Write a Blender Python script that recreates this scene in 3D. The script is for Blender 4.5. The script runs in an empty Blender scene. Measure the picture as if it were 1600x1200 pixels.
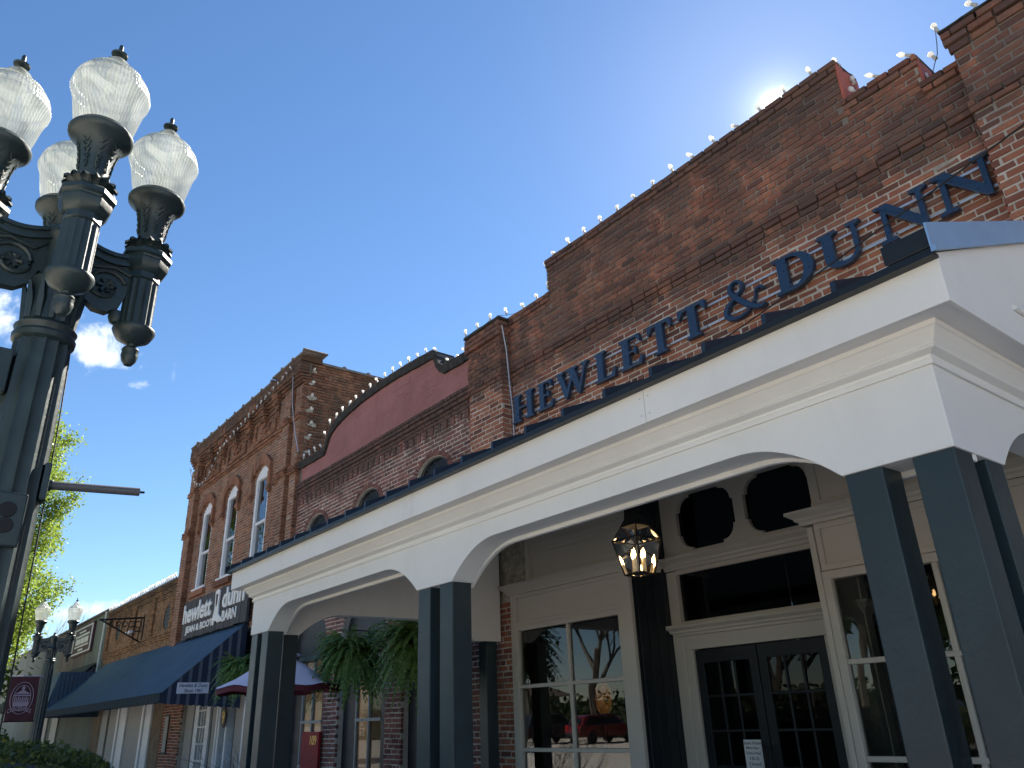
import bpy, bmesh, math, random
from mathutils import Vector, Matrix
from mathutils.geometry import tessellate_polygon
random.seed(7)
rnd = random.Random(11)
SC = bpy.context.scene
COL = SC.collection
R = math.radians
PI = math.pi
EYE = 1.6

# ------------------------------------------------------------------ camera
CX = (0.61393045, -0.3347757, -0.71485288)      # world X in camera frame (right, down, forward)
CY = (0.78856908, 0.21958025, 0.57440692)
CZ = (-0.0353299, -0.91635678, 0.39880077)
FPX = 1195.0
cam = bpy.data.cameras.new("camera")
camo = bpy.data.objects.new("camera", cam)
COL.objects.link(camo)
right = Vector((CX[0], CY[0], CZ[0])); up = -Vector((CX[1], CY[1], CZ[1])); back = -Vector((CX[2], CY[2], CZ[2]))
M = Matrix((right, up, back)).transposed().to_4x4()
M.translation = (0, 0, EYE)
camo.matrix_world = M
cam.sensor_width = 36.0
cam.lens = FPX / 1600 * 36.0
cam.clip_start = 0.05
cam.clip_end = 3000
SC.camera = camo


def proj(x, y, z):
    z -= EYE
    c = [x * CX[i] + y * CY[i] + z * CZ[i] for i in range(3)]
    if c[2] <= 0.05: return None
    return 800 + FPX * c[0] / c[2], 600 + FPX * c[1] / c[2], c[2]


# ------------------------------------------------------------------ sky, sun, exposure
SUN_EL, SUN_AZ = R(39.9), R(-26.5)
world = bpy.data.worlds.new("World")
SC.world = world
world.use_nodes = True
wn, wl = world.node_tree.nodes, world.node_tree.links
wn.clear()
SKY_STRENGTH = 0.05
wout = wn.new('ShaderNodeOutputWorld')
wbg = wn.new('ShaderNodeBackground')
wbg.inputs['Strength'].default_value = SKY_STRENGTH
sky = wn.new('ShaderNodeTexSky')
sky.sky_type = 'NISHITA'
sky.sun_disc = False
sky.sun_elevation = SUN_EL
sky.sun_rotation = SUN_AZ
sky.altitude = 100
sky.air_density = 1.0
sky.dust_density = 0.08
sky.ozone_density = 4.0
wl.new(wbg.outputs[0], wout.inputs[0])
wtc = wn.new('ShaderNodeTexCoord')


def wmath(op, a, b=None, c=None):
    n = wn.new('ShaderNodeMath'); n.operation = op
    for i, v in enumerate((a, b, c)):
        if v is None: continue
        if isinstance(v, (int, float)): n.inputs[i].default_value = v
        else: wl.new(v, n.inputs[i])
    return n.outputs[0]


def wdot(vec):
    n = wn.new('ShaderNodeVectorMath'); n.operation = 'DOT_PRODUCT'
    wl.new(wtc.outputs['Generated'], n.inputs[0]); n.inputs[1].default_value = vec
    return n.outputs['Value']


wnoise = wn.new('ShaderNodeTexNoise'); wnoise.inputs['Scale'].default_value = 21; wnoise.inputs['Detail'].default_value = 9
wnoise.inputs['Roughness'].default_value = 0.62; wnoise.inputs['Distortion'].default_value = 0.35
wl.new(wtc.outputs['Generated'], wnoise.inputs['Vector'])
whs = wn.new('ShaderNodeHueSaturation'); whs.inputs['Saturation'].default_value = 1.10
wl.new(sky.outputs[0], whs.inputs['Color'])
# circumsolar aureole: bright haze close round the sun itself
sund = Vector((math.sin(SUN_AZ) * math.cos(SUN_EL), math.cos(SUN_AZ) * math.cos(SUN_EL), math.sin(SUN_EL)))
cs = wmath('MAXIMUM', wdot(sund), 0.0)
aur = wmath('ADD', wmath('MULTIPLY', wmath('POWER', cs, 14000.0), 30.0), wmath('ADD', wmath('MULTIPLY', wmath('POWER', cs, 1500.0), 2.6), wmath('MULTIPLY', wmath('POWER', cs, 70.0), 0.45)))
wadd = wn.new('ShaderNodeMix'); wadd.data_type = 'RGBA'; wadd.blend_type = 'ADD'; wadd.inputs[0].default_value = 1.0
waur = wn.new('ShaderNodeCombineColor')
for i_, k_ in enumerate((1.0, 0.97, 0.92)): wl.new(wmath('MULTIPLY', aur, k_), waur.inputs[i_])
wl.new(whs.outputs[0], wadd.inputs[6]); wl.new(waur.outputs[0], wadd.inputs[7])
skycol = wadd.outputs[2]
cloud_total = None
# small fair-weather clouds: direction, angular half sizes, tilt
for (d, a, b, tilt, thick) in (((-0.910, 0.030, 0.412), 0.072, 0.027, -0.1, 0.9),
                               ((-0.906, 0.114, 0.405), 0.066, 0.029, -0.40, 0.9),
                               ((-0.912, 0.169, 0.374), 0.018, 0.008, 0.2, 0.5),
                               ((-0.898, 0.204, 0.389), 0.006, 0.014, 0.1, 0.35),
                               ((-0.976, 0.165, 0.122), 0.07, 0.012, 0.15, 0.7),
                               ((-0.97, -0.25, 0.30), 0.10, 0.03, 0.1, 0.8),
                               ((-0.60, -0.70, 0.40), 0.16, 0.05, 0.1, 0.8)):
    d = Vector(d).normalized()
    t1 = Vector((0, 0, 1)).cross(d).normalized() * -1
    t2 = d.cross(t1).normalized()
    if t2.z < 0: t2 = -t2
    e1 = t1 * math.cos(tilt) + t2 * math.sin(tilt); e2 = -t1 * math.sin(tilt) + t2 * math.cos(tilt)
    u = wmath('DIVIDE', wmath('SUBTRACT', wdot(e1), d.dot(e1)), a)
    v = wmath('DIVIDE', wmath('SUBTRACT', wdot(e2), d.dot(e2)), b)
    r2 = wmath('ADD', wmath('MULTIPLY', u, u), wmath('MULTIPLY', v, v))
    fall = wmath('SUBTRACT', 1.0, wmath('SQRT', r2))
    front = wmath('GREATER_THAN', wdot(d), 0.0)
    val = wmath('ADD', wmath('MULTIPLY', fall, 0.55), wmath('MULTIPLY', wmath('SUBTRACT', wnoise.outputs[0], 0.5), 2.6))
    sm = wn.new('ShaderNodeMapRange'); sm.interpolation_type = 'SMOOTHSTEP'
    wl.new(val, sm.inputs[0]); sm.inputs[1].default_value = 0.08; sm.inputs[2].default_value = 0.72
    sm.inputs[3].default_value = 0; sm.inputs[4].default_value = thick
    m = wmath('MULTIPLY', wmath('MULTIPLY', sm.outputs[0], front), wmath('GREATER_THAN', fall, -0.6))
    cloud_total = m if cloud_total is None else wmath('MAXIMUM', cloud_total, m)
wmix = wn.new('ShaderNodeMix'); wmix.data_type = 'RGBA'
wl.new(cloud_total, wmix.inputs[0]); wl.new(skycol, wmix.inputs[6]); wmix.inputs[7].default_value = (7.6, 8.0, 8.6, 1)
wl.new(wmix.outputs[2], wbg.inputs[0])

sun = bpy.data.lights.new("sun", 'SUN')
sun.energy = 5.0
sun.angle = R(0.5)
sun.color = (1.0, 0.93, 0.82)
suno = bpy.data.objects.new("sun", sun)
COL.objects.link(suno)
sdir = Vector((math.sin(SUN_AZ) * math.cos(SUN_EL), math.cos(SUN_AZ) * math.cos(SUN_EL), math.sin(SUN_EL)))
suno.rotation_euler = sdir.to_track_quat('Z', 'Y').to_euler()
suno.location = (0, 0, 30)
vs = SC.view_settings
vs.view_transform = 'Standard'; vs.look = 'None'; vs.gamma = 1.0; vs.use_curve_mapping = False
vs.exposure = 1.85
try:
    SC.cycles.max_bounces = 8; SC.cycles.diffuse_bounces = 4; SC.cycles.glossy_bounces = 4
    SC.cycles.transparent_max_bounces = 16; SC.cycles.transmission_bounces = 6
except Exception: pass

# ------------------------------------------------------------------ mesh helpers
class MB:
    def __init__(s): s.v = []; s.f = []
    def add(s, vs_, fs_):
        o = len(s.v); s.v.extend(vs_); s.f.extend([tuple(i + o for i in f) for f in fs_])
    def box(s, x0, x1, y0, y1, z0, z1):
        s.add([(x0, y0, z0), (x1, y0, z0), (x1, y1, z0), (x0, y1, z0), (x0, y0, z1), (x1, y0, z1), (x1, y1, z1), (x0, y1, z1)],
              [(0, 3, 2, 1), (4, 5, 6, 7), (0, 1, 5, 4), (1, 2, 6, 5), (2, 3, 7, 6), (3, 0, 4, 7)])
        return s
    def prism(s, poly, fn, t0, t1, holes=()):
        loops = [list(poly)] + [list(h) for h in holes]
        flat = [p for l in loops for p in l]
        tris = tessellate_polygon([[Vector((p[0], p[1], 0)) for p in l] for l in loops])
        n = len(flat)
        vs_ = [fn(p[0], p[1], t0) for p in flat] + [fn(p[0], p[1], t1) for p in flat]
        fs_ = [tuple(t) for t in tris] + [tuple(i + n for i in reversed(t)) for t in tris]
        o = 0
        for l in loops:
            k = len(l)
            for i in range(k):
                j = (i + 1) % k
                fs_.append((o + i, o + j, o + j + n, o + i + n))
            o += k
        s.add(vs_, fs_); return s
    def xz(s, poly, y0, y1, holes=()): return s.prism(poly, lambda a, b, t: (a, t, b), y0, y1, holes)
    def yz(s, poly, x0, x1, holes=()): return s.prism(poly, lambda a, b, t: (t, a, b), x0, x1, holes)
    def xy(s, poly, z0, z1, holes=()): return s.prism(poly, lambda a, b, t: (a, b, t), z0, z1, holes)
    def lathe(s, prof, c=(0, 0, 0), n=24, rf=None):
        vs_ = []; fs_ = []
        m = len(prof)
        for (r, z) in prof:
            for i in range(n):
                a = 2 * PI * i / n
                q = r * (rf(i, n) if rf else 1)
                vs_.append((c[0] + q * math.cos(a), c[1] + q * math.sin(a), c[2] + z))
        for k in range(m - 1):
            for i in range(n):
                j = (i + 1) % n
                fs_.append((k * n + i, k * n + j, (k + 1) * n + j, (k + 1) * n + i))
        if prof[0][0] > 1e-4: fs_.append(tuple(reversed(range(n))))
        if prof[-1][0] > 1e-4: fs_.append(tuple((m - 1) * n + i for i in range(n)))
        s.add(vs_, fs_); return s
    def tube(s, pts, r, n=6):
        pts = [Vector(p) for p in pts]; m = len(pts)
        rs = r if isinstance(r, (list, tuple)) else [r] * m
        ref = None; vs_ = []; fs_ = []
        for k in range(m):
            t = (pts[min(k + 1, m - 1)] - pts[max(k - 1, 0)])
            if t.length < 1e-9: t = Vector((0, 0, 1))
            t.normalize()
            if ref is None:
                ref = Vector((0, 0, 1)) if abs(t.z) < 0.9 else Vector((1, 0, 0))
            a = t.cross(ref)
            if a.length < 1e-6: a = t.cross(Vector((0.3, 0.7, 0.2)))
            a.normalize(); b = t.cross(a); ref = -b if False else ref
            for i in range(n):
                an = 2 * PI * i / n
                p = pts[k] + (a * math.cos(an) + b * math.sin(an)) * rs[k]
                vs_.append(tuple(p))
        for k in range(m - 1):
            for i in range(n):
                j = (i + 1) % n
                fs_.append((k * n + i, k * n + j, (k + 1) * n + j, (k + 1) * n + i))
        fs_.append(tuple(reversed(range(n)))); fs_.append(tuple((m - 1) * n + i for i in range(n)))
        s.add(vs_, fs_); return s
    def sweep(s, path, prof, closed_prof=True):
        """path: list of (x,y); prof: list of (offset to the right-hand outside, z); mitred corners"""
        P = [Vector(p) for p in path]; m = len(P); k = len(prof)
        nr = []
        for i in range(m):
            def nn(a, b):
                d = (b - a).normalized(); return Vector((d.y, -d.x))
            if i == 0: nv = nn(P[0], P[1])
            elif i == m - 1: nv = nn(P[-2], P[-1])
            else:
                n1, n2 = nn(P[i - 1], P[i]), nn(P[i], P[i + 1])
                nv = (n1 + n2); nv = nv / max(0.2, nv.dot(n1))
            nr.append(nv)
        vs_ = []
        for i in range(m):
            for (o, z) in prof:
                q = P[i] + nr[i] * o
                vs_.append((q.x, q.y, z))
        fs_ = []
        kk = k if closed_prof else k - 1
        for i in range(m - 1):
            for j in range(kk):
                j2 = (j + 1) % k
                fs_.append((i * k + j, i * k + j2, (i + 1) * k + j2, (i + 1) * k + j))
        if closed_prof:
            fs_.append(tuple(range(k))); fs_.append(tuple((m - 1) * k + j for j in reversed(range(k))))
        s.add(vs_, fs_); return s
    def mesh(s, name, recalc=True):
        me = bpy.data.meshes.new(name)
        me.from_pydata(s.v, [], s.f)
        if recalc:
            bm = bmesh.new(); bm.from_mesh(me)
            bmesh.ops.recalc_face_normals(bm, faces=bm.faces[:])
            bm.to_mesh(me); bm.free()
        me.update()
        return me
    def build(s, name, mat, parent=None, smooth=False, bevel=0.0, recalc=True, seg=2):
        me = s.mesh(name, recalc)
        return link(name, me, mat, parent, smooth, bevel, seg)


def link(name, me, mat, parent=None, smooth=False, bevel=0.0, seg=2):
    o = bpy.data.objects.new(name, me); COL.objects.link(o)
    if mat is not None and len(me.materials) == 0: me.materials.append(mat)
    if smooth:
        me.polygons.foreach_set('use_smooth', [True] * len(me.polygons))
        try: me.set_sharp_from_angle(angle=R(38))
        except Exception: pass
    if bevel:
        md = o.modifiers.new('bevel', 'BEVEL'); md.width = bevel; md.segments = seg; md.limit_method = 'ANGLE'; md.angle_limit = R(35)
    if parent is not None: put(o, parent)
    return o


def put(o, parent):
    """parts are modelled in world coordinates; keep them there under their parent"""
    o.parent = parent
    o.matrix_parent_inverse = Matrix.Translation(-parent.location)


def thing(name, label, cat, loc=(0, 0, 0), group=None):
    o = bpy.data.objects.new(name, None); COL.objects.link(o)
    o.location = loc; o.empty_display_size = 0.2
    return tag(o, label, cat, group)


def tag(o, label, cat, group=None):
    o['label'] = label; o['category'] = cat
    if group: o['group'] = group
    return o


def kind(o, k): o['kind'] = k; return o


def copy_tree(o, parent=None, loc=None):
    c = o.copy(); COL.objects.link(c)
    if parent is not None: c.parent = parent
    for ch in list(o.children): copy_tree(ch, c)
    return c


# ------------------------------------------------------------------ materials
def ntree(name):
    m = bpy.data.materials.new(name); m.use_nodes = True
    t = m.node_tree; t.nodes.clear()
    out = t.nodes.new('ShaderNodeOutputMaterial')
    b = t.nodes.new('ShaderNodeBsdfPrincipled'); t.links.new(b.outputs[0], out.inputs[0])
    return m, t, b, out


def nd(t, typ, **kw):
    n = t.nodes.new(typ)
    for k, v in kw.items(): setattr(n, k, v)
    return n


def nmath(t, op, a, b=None, clamp=False):
    n = t.nodes.new('ShaderNodeMath'); n.operation = op; n.use_clamp = clamp
    for i, v in enumerate((a, b)):
        if v is None: continue
        if isinstance(v, (int, float)): n.inputs[i].default_value = v
        else: t.links.new(v, n.inputs[i])
    return n.outputs[0]


def nmix(t, fac, a, b, blend='MIX'):
    n = t.nodes.new('ShaderNodeMix'); n.data_type = 'RGBA'; n.blend_type = blend
    for i, v in ((0, fac), (6, a), (7, b)):
        if isinstance(v, (int, float)): n.inputs[i].default_value = v
        elif isinstance(v, tuple): n.inputs[i].default_value = v + (1,) if len(v) == 3 else v
        else: t.links.new(v, n.inputs[i])
    return n.outputs[2]


def nramp(t, fac, stops, interp='LINEAR'):
    n = t.nodes.new('ShaderNodeValToRGB'); n.color_ramp.interpolation = interp
    el = n.color_ramp.elements
    while len(el) < len(stops): el.new(0.5)
    for e, (p, c) in zip(el, stops):
        e.position = p; e.color = (c, c, c, 1) if isinstance(c, (int, float)) else tuple(c) + (1,)
    t.links.new(fac, n.inputs[0]); return n.outputs[0]


def nnoise(t, scale, detail=4, rough=0.55, vec=None, stretch=None):
    g = t.nodes.new('ShaderNodeNewGeometry')
    v = g.outputs['Position'] if vec is None else vec
    if stretch:
        mp = t.nodes.new('ShaderNodeMapping'); mp.inputs['Scale'].default_value = stretch
        t.links.new(v, mp.inputs[0]); v = mp.outputs[0]
    n = t.nodes.new('ShaderNodeTexNoise'); n.inputs['Scale'].default_value = scale
    n.inputs['Detail'].default_value = detail; n.inputs['Roughness'].default_value = rough
    t.links.new(v, n.inputs['Vector']); return n.outputs[0]


def nbump(t, b, h, strength, dist=0.01):
    n = t.nodes.new('ShaderNodeBump'); n.inputs['Strength'].default_value = strength; n.inputs['Distance'].default_value = dist
    t.links.new(h, n.inputs['Height']); t.links.new(n.outputs[0], b.inputs['Normal'])


def plain(name, col, rough=0.6, metal=0.0, var=0.12, scale=6.0, bump=0.0, bscale=60.0, spec=0.5, dirt=0.0, dirtcol=(0.08, 0.07, 0.06), coat=0.0, streak=None):
    m, t, b, out = ntree(name)
    n = nnoise(t, scale, 6, 0.6, stretch=streak)
    lo = tuple(c * (1 - var) for c in col); hi = tuple(min(1, c * (1 + var)) for c in col)
    c = nmix(t, nramp(t, n, [(0.3, 0.0), (0.7, 1.0)]), lo, hi)
    if dirt > 0:
        d = nnoise(t, 2.3, 8, 0.7, stretch=(1, 1, 0.35))
        c = nmix(t, nmath(t, 'MULTIPLY', nramp(t, d, [(0.5, 0.0), (0.75, 1.0)]), dirt), c, dirtcol)
    t.links.new(c, b.inputs['Base Color'])
    rn = nmath(t, 'ADD', nmath(t, 'MULTIPLY', nnoise(t, scale * 3, 3), 0.18), rough - 0.09, clamp=True)
    t.links.new(rn, b.inputs['Roughness'])
    b.inputs['Metallic'].default_value = metal
    b.inputs['Specular IOR Level'].default_value = spec
    if coat: b.inputs['Coat Weight'].default_value = coat
    if bump: nbump(t, b, nnoise(t, bscale, 5), bump, 0.004)
    return m


def glassmat(name, tint=(0.75, 0.8, 0.8), ior=1.5, rough=0.0, boost=1.0):
    """single-sheet window glass: reflection by Fresnel over clear transmission"""
    m, t, b, out = ntree(name); t.nodes.remove(b)
    tr = nd(t, 'ShaderNodeBsdfTransparent'); tr.inputs[0].default_value = tint + (1,)
    gl = nd(t, 'ShaderNodeBsdfGlossy'); gl.inputs['Roughness'].default_value = rough; gl.inputs[0].default_value = (0.95, 0.97, 1, 1)
    fr = nd(t, 'ShaderNodeFresnel'); fr.inputs[0].default_value = ior
    bp = nd(t, 'ShaderNodeBump'); bp.inputs['Strength'].default_value = 0.02; bp.inputs['Distance'].default_value = 0.02
    t.links.new(nnoise(t, 1.6, 2), bp.inputs['Height']); t.links.new(bp.outputs[0], gl.inputs['Normal'])
    f = nmath(t, 'MULTIPLY', fr.outputs[0], boost, clamp=True)
    mx = nd(t, 'ShaderNodeMixShader'); t.links.new(f, mx.inputs[0]); t.links.new(tr.outputs[0], mx.inputs[1]); t.links.new(gl.outputs[0], mx.inputs[2])
    t.links.new(mx.outputs[0], out.inputs[0]); return m


def emit(name, col, strength):
    m, t, b, out = ntree(name)
    b.inputs['Base Color'].default_value = col + (1,)
    b.inputs['Emission Color'].default_value = col + (1,); b.inputs['Emission Strength'].default_value = strength
    return m


def brickmat(name, stops, stain, staincol=(0.072, 0.054, 0.047), moss=0.0, mortar=False, grain=0.25, white=0.0):
    """stops: per-brick colour ramp; stain: [(height m, amount)] soot that lies in bands on the old wall"""
    m, t, b, out = ntree(name)
    g = nd(t, 'ShaderNodeNewGeometry'); oi = nd(t, 'ShaderNodeObjectInfo')
    if mortar: r = nnoise(t, 3.0, 4)
    else: r = nmath(t, 'FRACT', nmath(t, 'ADD', g.outputs['Random Per Island'], oi.outputs['Random']))
    c = nramp(t, r, stops)
    n1 = nnoise(t, 38, 6, 0.65)
    c = nmix(t, grain, c, nmix(t, 1.0, c, nramp(t, n1, [(0.25, (0.35, 0.33, 0.32)), (0.75, (1.5, 1.45, 1.4))]), 'MULTIPLY'))
    # patchy weathering
    n0 = nnoise(t, 1.1, 5, 0.6)
    c = nmix(t, nmath(t, 'MULTIPLY', nramp(t, n0, [(0.42, 0.0), (0.7, 1.0)]), 0.5), c, nmix(t, 1.0, c, (0.5, 0.46, 0.46), 'MULTIPLY'))
    if white > 0:
        nw = nnoise(t, 9, 6, 0.7)
        c = nmix(t, nmath(t, 'MULTIPLY', nramp(t, nw, [(0.62, 0.0), (0.7, 1.0)]), white), c, (0.42, 0.38, 0.32))
    sp = nd(t, 'ShaderNodeSeparateXYZ'); t.links.new(g.outputs['Position'], sp.inputs[0])
    z = nmath(t, 'DIVIDE', sp.outputs[2], 12.0)
    # wander the band edges
    z = nmath(t, 'ADD', z, nmath(t, 'MULTIPLY', nmath(t, 'SUBTRACT', nnoise(t, 0.9, 4), 0.5), 0.03))
    amt = nramp(t, z, [(p / 12.0, a) for p, a in stain])
    ns = nnoise(t, 2.4, 8, 0.70, stretch=(1.0, 1.0, 0.5))
    nf = nnoise(t, 17, 5, 0.7)
    k = nmath(t, 'ADD', nmath(t, 'ADD', nmath(t, 'MULTIPLY', ns, 2.0), nmath(t, 'MULTIPLY', nf, 0.45)), nmath(t, 'MULTIPLY', amt, 0.65))
    sm = nramp(t, nmath(t, 'MULTIPLY', k, 0.5), [(0.70, 0.0), (0.86, 1.0)])
    sm = nmath(t, 'MULTIPLY', sm, nmath(t, 'ADD', 0.35, nmath(t, 'MULTIPLY', amt, 0.65)), clamp=True)
    c = nmix(t, nmath(t, 'MULTIPLY', sm, 0.78), c, staincol)
    if moss > 0:
        c = nmix(t, nmath(t, 'MULTIPLY', nramp(t, nnoise(t, 4.0, 6, 0.7), [(0.58, 0.0), (0.7, 1.0)]), moss), c, (0.09, 0.085, 0.03))
    t.links.new(c, b.inputs['Base Color'])
    b.inputs['Roughness'].default_value = 0.9
    b.inputs['Specular IOR Level'].default_value = 0.25
    nbump(t, b, nnoise(t, 90, 5, 0.7), 0.55, 0.004)
    return m


def leafmat(name, c1, c2, trans=0.45, rough=0.5):
    m, t, b, out = ntree(name)
    g = nd(t, 'ShaderNodeNewGeometry')
    c = nmix(t, g.outputs['Random Per Island'], c1, c2)
    t.links.new(c, b.inputs['Base Color']); b.inputs['Roughness'].default_value = rough
    b.inputs['Specular IOR Level'].default_value = 0.3
    tl = nd(t, 'ShaderNodeBsdfTranslucent'); t.links.new(c, tl.inputs[0])
    mx = nd(t, 'ShaderNodeMixShader'); mx.inputs[0].default_value = trans
    t.links.new(b.outputs[0], mx.inputs[1]); t.links.new(tl.outputs[0], mx.inputs[2]); t.links.new(mx.outputs[0], out.inputs[0])
    return m


MT = {}
RED = [(0.0, (0.111, 0.058, 0.047)), (0.22, (0.246, 0.097, 0.066)), (0.5, (0.322, 0.125, 0.080)), (0.8, (0.388, 0.165, 0.097)), (1.0, (0.223, 0.122, 0.094))]
WINE = [(0.0, (0.127, 0.063, 0.059)), (0.4, (0.223, 0.098, 0.082)), (0.8, (0.275, 0.123, 0.098)), (1.0, (0.179, 0.102, 0.085))]
ORNG = [(0.0, (0.155, 0.075, 0.049)), (0.35, (0.251, 0.113, 0.069)), (0.75, (0.319, 0.155, 0.093)), (1.0, (0.213, 0.128, 0.090))]
TANB = [(0.0, (0.183, 0.104, 0.055)), (0.4, (0.292, 0.164, 0.079)), (0.8, (0.365, 0.207, 0.104)), (1.0, (0.231, 0.146, 0.086))]
MORT = [(0.3, (0.46, 0.41, 0.35)), (0.7, (0.62, 0.57, 0.50))]
ST_MAIN = [(0, 0.0), (5.75, 0.0), (6.0, 0.35), (6.2, 0.85), (6.45, 0.9), (6.62, 0.6), (7.1, 0.62), (7.5, 0.9), (7.9, 1.0)]
ST_B2 = [(0, 0.0), (5.6, 0.05), (5.95, 0.5), (6.2, 0.95), (6.6, 1.0), (12, 1.0)]
ST_TW = [(0, 0.1), (7.6, 0.12), (8.6, 0.4), (9.4, 0.75), (9.7, 1.0), (12, 1.0)]
ST_LOW = [(0, 0.2), (4.1, 0.35), (4.6, 0.3), (5.2, 0.45), (5.7, 0.9), (12, 1.0)]
MT['brick'] = brickmat('red_brick', RED, ST_MAIN, white=0.05)
ST_MORT = [(0, 0.0), (5.8, 0.05), (6.05, 0.6), (6.3, 1.0), (6.6, 0.95), (7.1, 0.9), (7.5, 1.0), (12, 1.0)]
MT['mortar'] = brickmat('lime_mortar', MORT, ST_MORT, staincol=(0.085, 0.066, 0.055), mortar=True)
MT['brick2'] = brickmat('wine_brick', WINE, ST_B2, white=0.15)
MT['mortar2'] = brickmat('mortar_wine', MORT, ST_B2, staincol=(0.045, 0.04, 0.038), mortar=True)
MT['brick3'] = brickmat('orange_brick', ORNG, ST_TW, staincol=(0.05, 0.042, 0.034))
MT['mortar3'] = brickmat('mortar_tower', [(0.3, (0.30, 0.25, 0.2)), (0.7, (0.42, 0.36, 0.3))], ST_TW, staincol=(0.05, 0.045, 0.04), mortar=True)
MT['brick3s'] = brickmat('old_side_brick', ORNG, [(0, 0.45), (9, 0.5), (9.7, 0.7), (12, 0.8)], staincol=(0.06, 0.045, 0.032), moss=0.35)
MT['brick4'] = brickmat('tan_brick', TANB, ST_LOW, staincol=(0.05, 0.042, 0.03))
MT['mortar4'] = brickmat('mortar_tan', [(0.3, (0.2, 0.15, 0.1)), (0.7, (0.3, 0.23, 0.16))], ST_LOW, staincol=(0.045, 0.04, 0.03), mortar=True)
MT['redpaint'] = plain('faded_red_paint', (0.30, 0.125, 0.115), 0.8, var=0.16, scale=1.3, bump=0.5, bscale=70, dirt=0.35, dirtcol=(0.15, 0.055, 0.05))
MT['endpaint'] = plain('red_oxide_paint', (0.36, 0.09, 0.055), 0.75, var=0.25, scale=5, bump=0.4, dirt=0.4)
MT['coping'] = plain('blackened_coping', (0.045, 0.04, 0.036), 0.95, var=0.5, scale=11, bump=0.9, bscale=40, spec=0.2)
MT['cream'] = plain('cream_porch_paint', (0.81, 0.785, 0.745), 0.5, var=0.03, scale=1.2, bump=0.10, bscale=18, dirt=0.20, dirtcol=(0.56, 0.53, 0.48))
MT['trim'] = plain('taupe_storefront_paint', (0.52, 0.48, 0.415), 0.5, var=0.03, scale=1.5, bump=0.06, bscale=40)
MT['navy'] = plain('black_navy_paint', (0.006, 0.009, 0.014), 0.5, var=0.2, scale=3, bump=0.08)
MT['post'] = plain('slate_teal_post_paint', (0.020, 0.037, 0.044), 0.42, var=0.22, scale=2.6, bump=0.4, bscale=28)
MT['roofmetal'] = plain('dark_slate_metal_roof', (0.014, 0.018, 0.022), 0.4, metal=0.3, var=0.15)
MT['flash'] = plain('sky_tinted_metal_flashing', (0.24, 0.42, 0.66), 0.35, metal=0.15, var=0.06, scale=3)  # blue of the reflected sky put into the base colour
MT['letter'] = plain('navy_letter_enamel', (0.016, 0.036, 0.074), 0.3, var=0.08, spec=0.6)
MT['alu'] = plain('galvanised_rail', (0.52, 0.53, 0.56), 0.45, metal=0.6, var=0.1)
MT['glass'] = glassmat('window_glass', boost=1.5)
MT['bayglass'] = glassmat('bay_window_glass', (0.5, 0.5, 0.5), boost=0.5)
MT['darkglass'] = glassmat('dark_transom_glass', (0.08, 0.09, 0.10))
MT['upglass'] = glassmat('upper_sash_glass', (0.25, 0.28, 0.3), boost=1.6)
MT['room'] = plain('dim_shop_interior', (0.07, 0.055, 0.042), 0.8, var=0.3, scale=1.5)
MT['iron'] = plain('black_iron', (0.012, 0.012, 0.013), 0.5, metal=0.4, var=0.2)
MT['lampiron'] = plain('dark_green_cast_iron', (0.024, 0.040, 0.042), 0.40, metal=0.05, var=0.22, scale=9, bump=0.3, bscale=45)
MT['whitewood'] = plain('white_window_paint', (0.72, 0.73, 0.75), 0.5, var=0.05)
MT['greywood'] = plain('grey_white_storefront_paint', (0.32, 0.31, 0.285), 0.6, var=0.06)
MT['wire'] = plain('black_cable', (0.008, 0.008, 0.009), 0.6, var=0.1)
MT['bulbcord'] = plain('dark_green_cord', (0.015, 0.02, 0.018), 0.6, var=0.1)
MT['plaster'] = plain('flaking_whitewash', (0.36, 0.33, 0.26), 0.9, var=0.4, scale=9, bump=0.9, bscale=22, dirt=0.9, dirtcol=(0.09, 0.07, 0.05))
# ------------------------------------------------------------------ brick laying
BL, BH, BJ = 0.203, 0.0590, 0.0150


def lay(region, z0, z1, L=BL, H=BH, J=BJ, hdr=6, ph=0):
    """running bond with a header course now and then; region(z) -> list of (x0, x1)"""
    n_ = max(1, round((z1 - z0) / (H + J))); H = (z1 - z0) / n_ - J; pitch = H + J
    k = 0; z = z0
    while k < n_:
        h = H
        l = (L - J) / 2 if hdr and k % hdr == hdr - 1 else L
        off = (0.5 * (l + J) if (k + ph) % 2 else 0.0) + rnd.uniform(-0.012, 0.012)
        for (a, b) in region(z + h / 2):
            if b - a < 0.03: continue
            i = math.floor((a - off) / (l + J))
            while True:
                u0 = off + i * (l + J) + rnd.uniform(-0.004, 0.004); u1 = u0 + l + rnd.uniform(-0.004, 0.003)
                i += 1
                if u0 >= b: break
                u0 = max(u0, a); u1 = min(u1, b)
                if u1 - u0 > 0.025:
                    dz = 0.005 * math.sin(1.1 * u0 + 3 * z) + 0.003 * math.sin(4.3 * u0 + 1.7 * z)     # old courses wander
                    yield (u0, u1, z + dz + rnd.uniform(-0.002, 0.002), z + h + dz + rnd.uniform(-0.004, 0.002))
        z += H + J; k += 1


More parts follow.
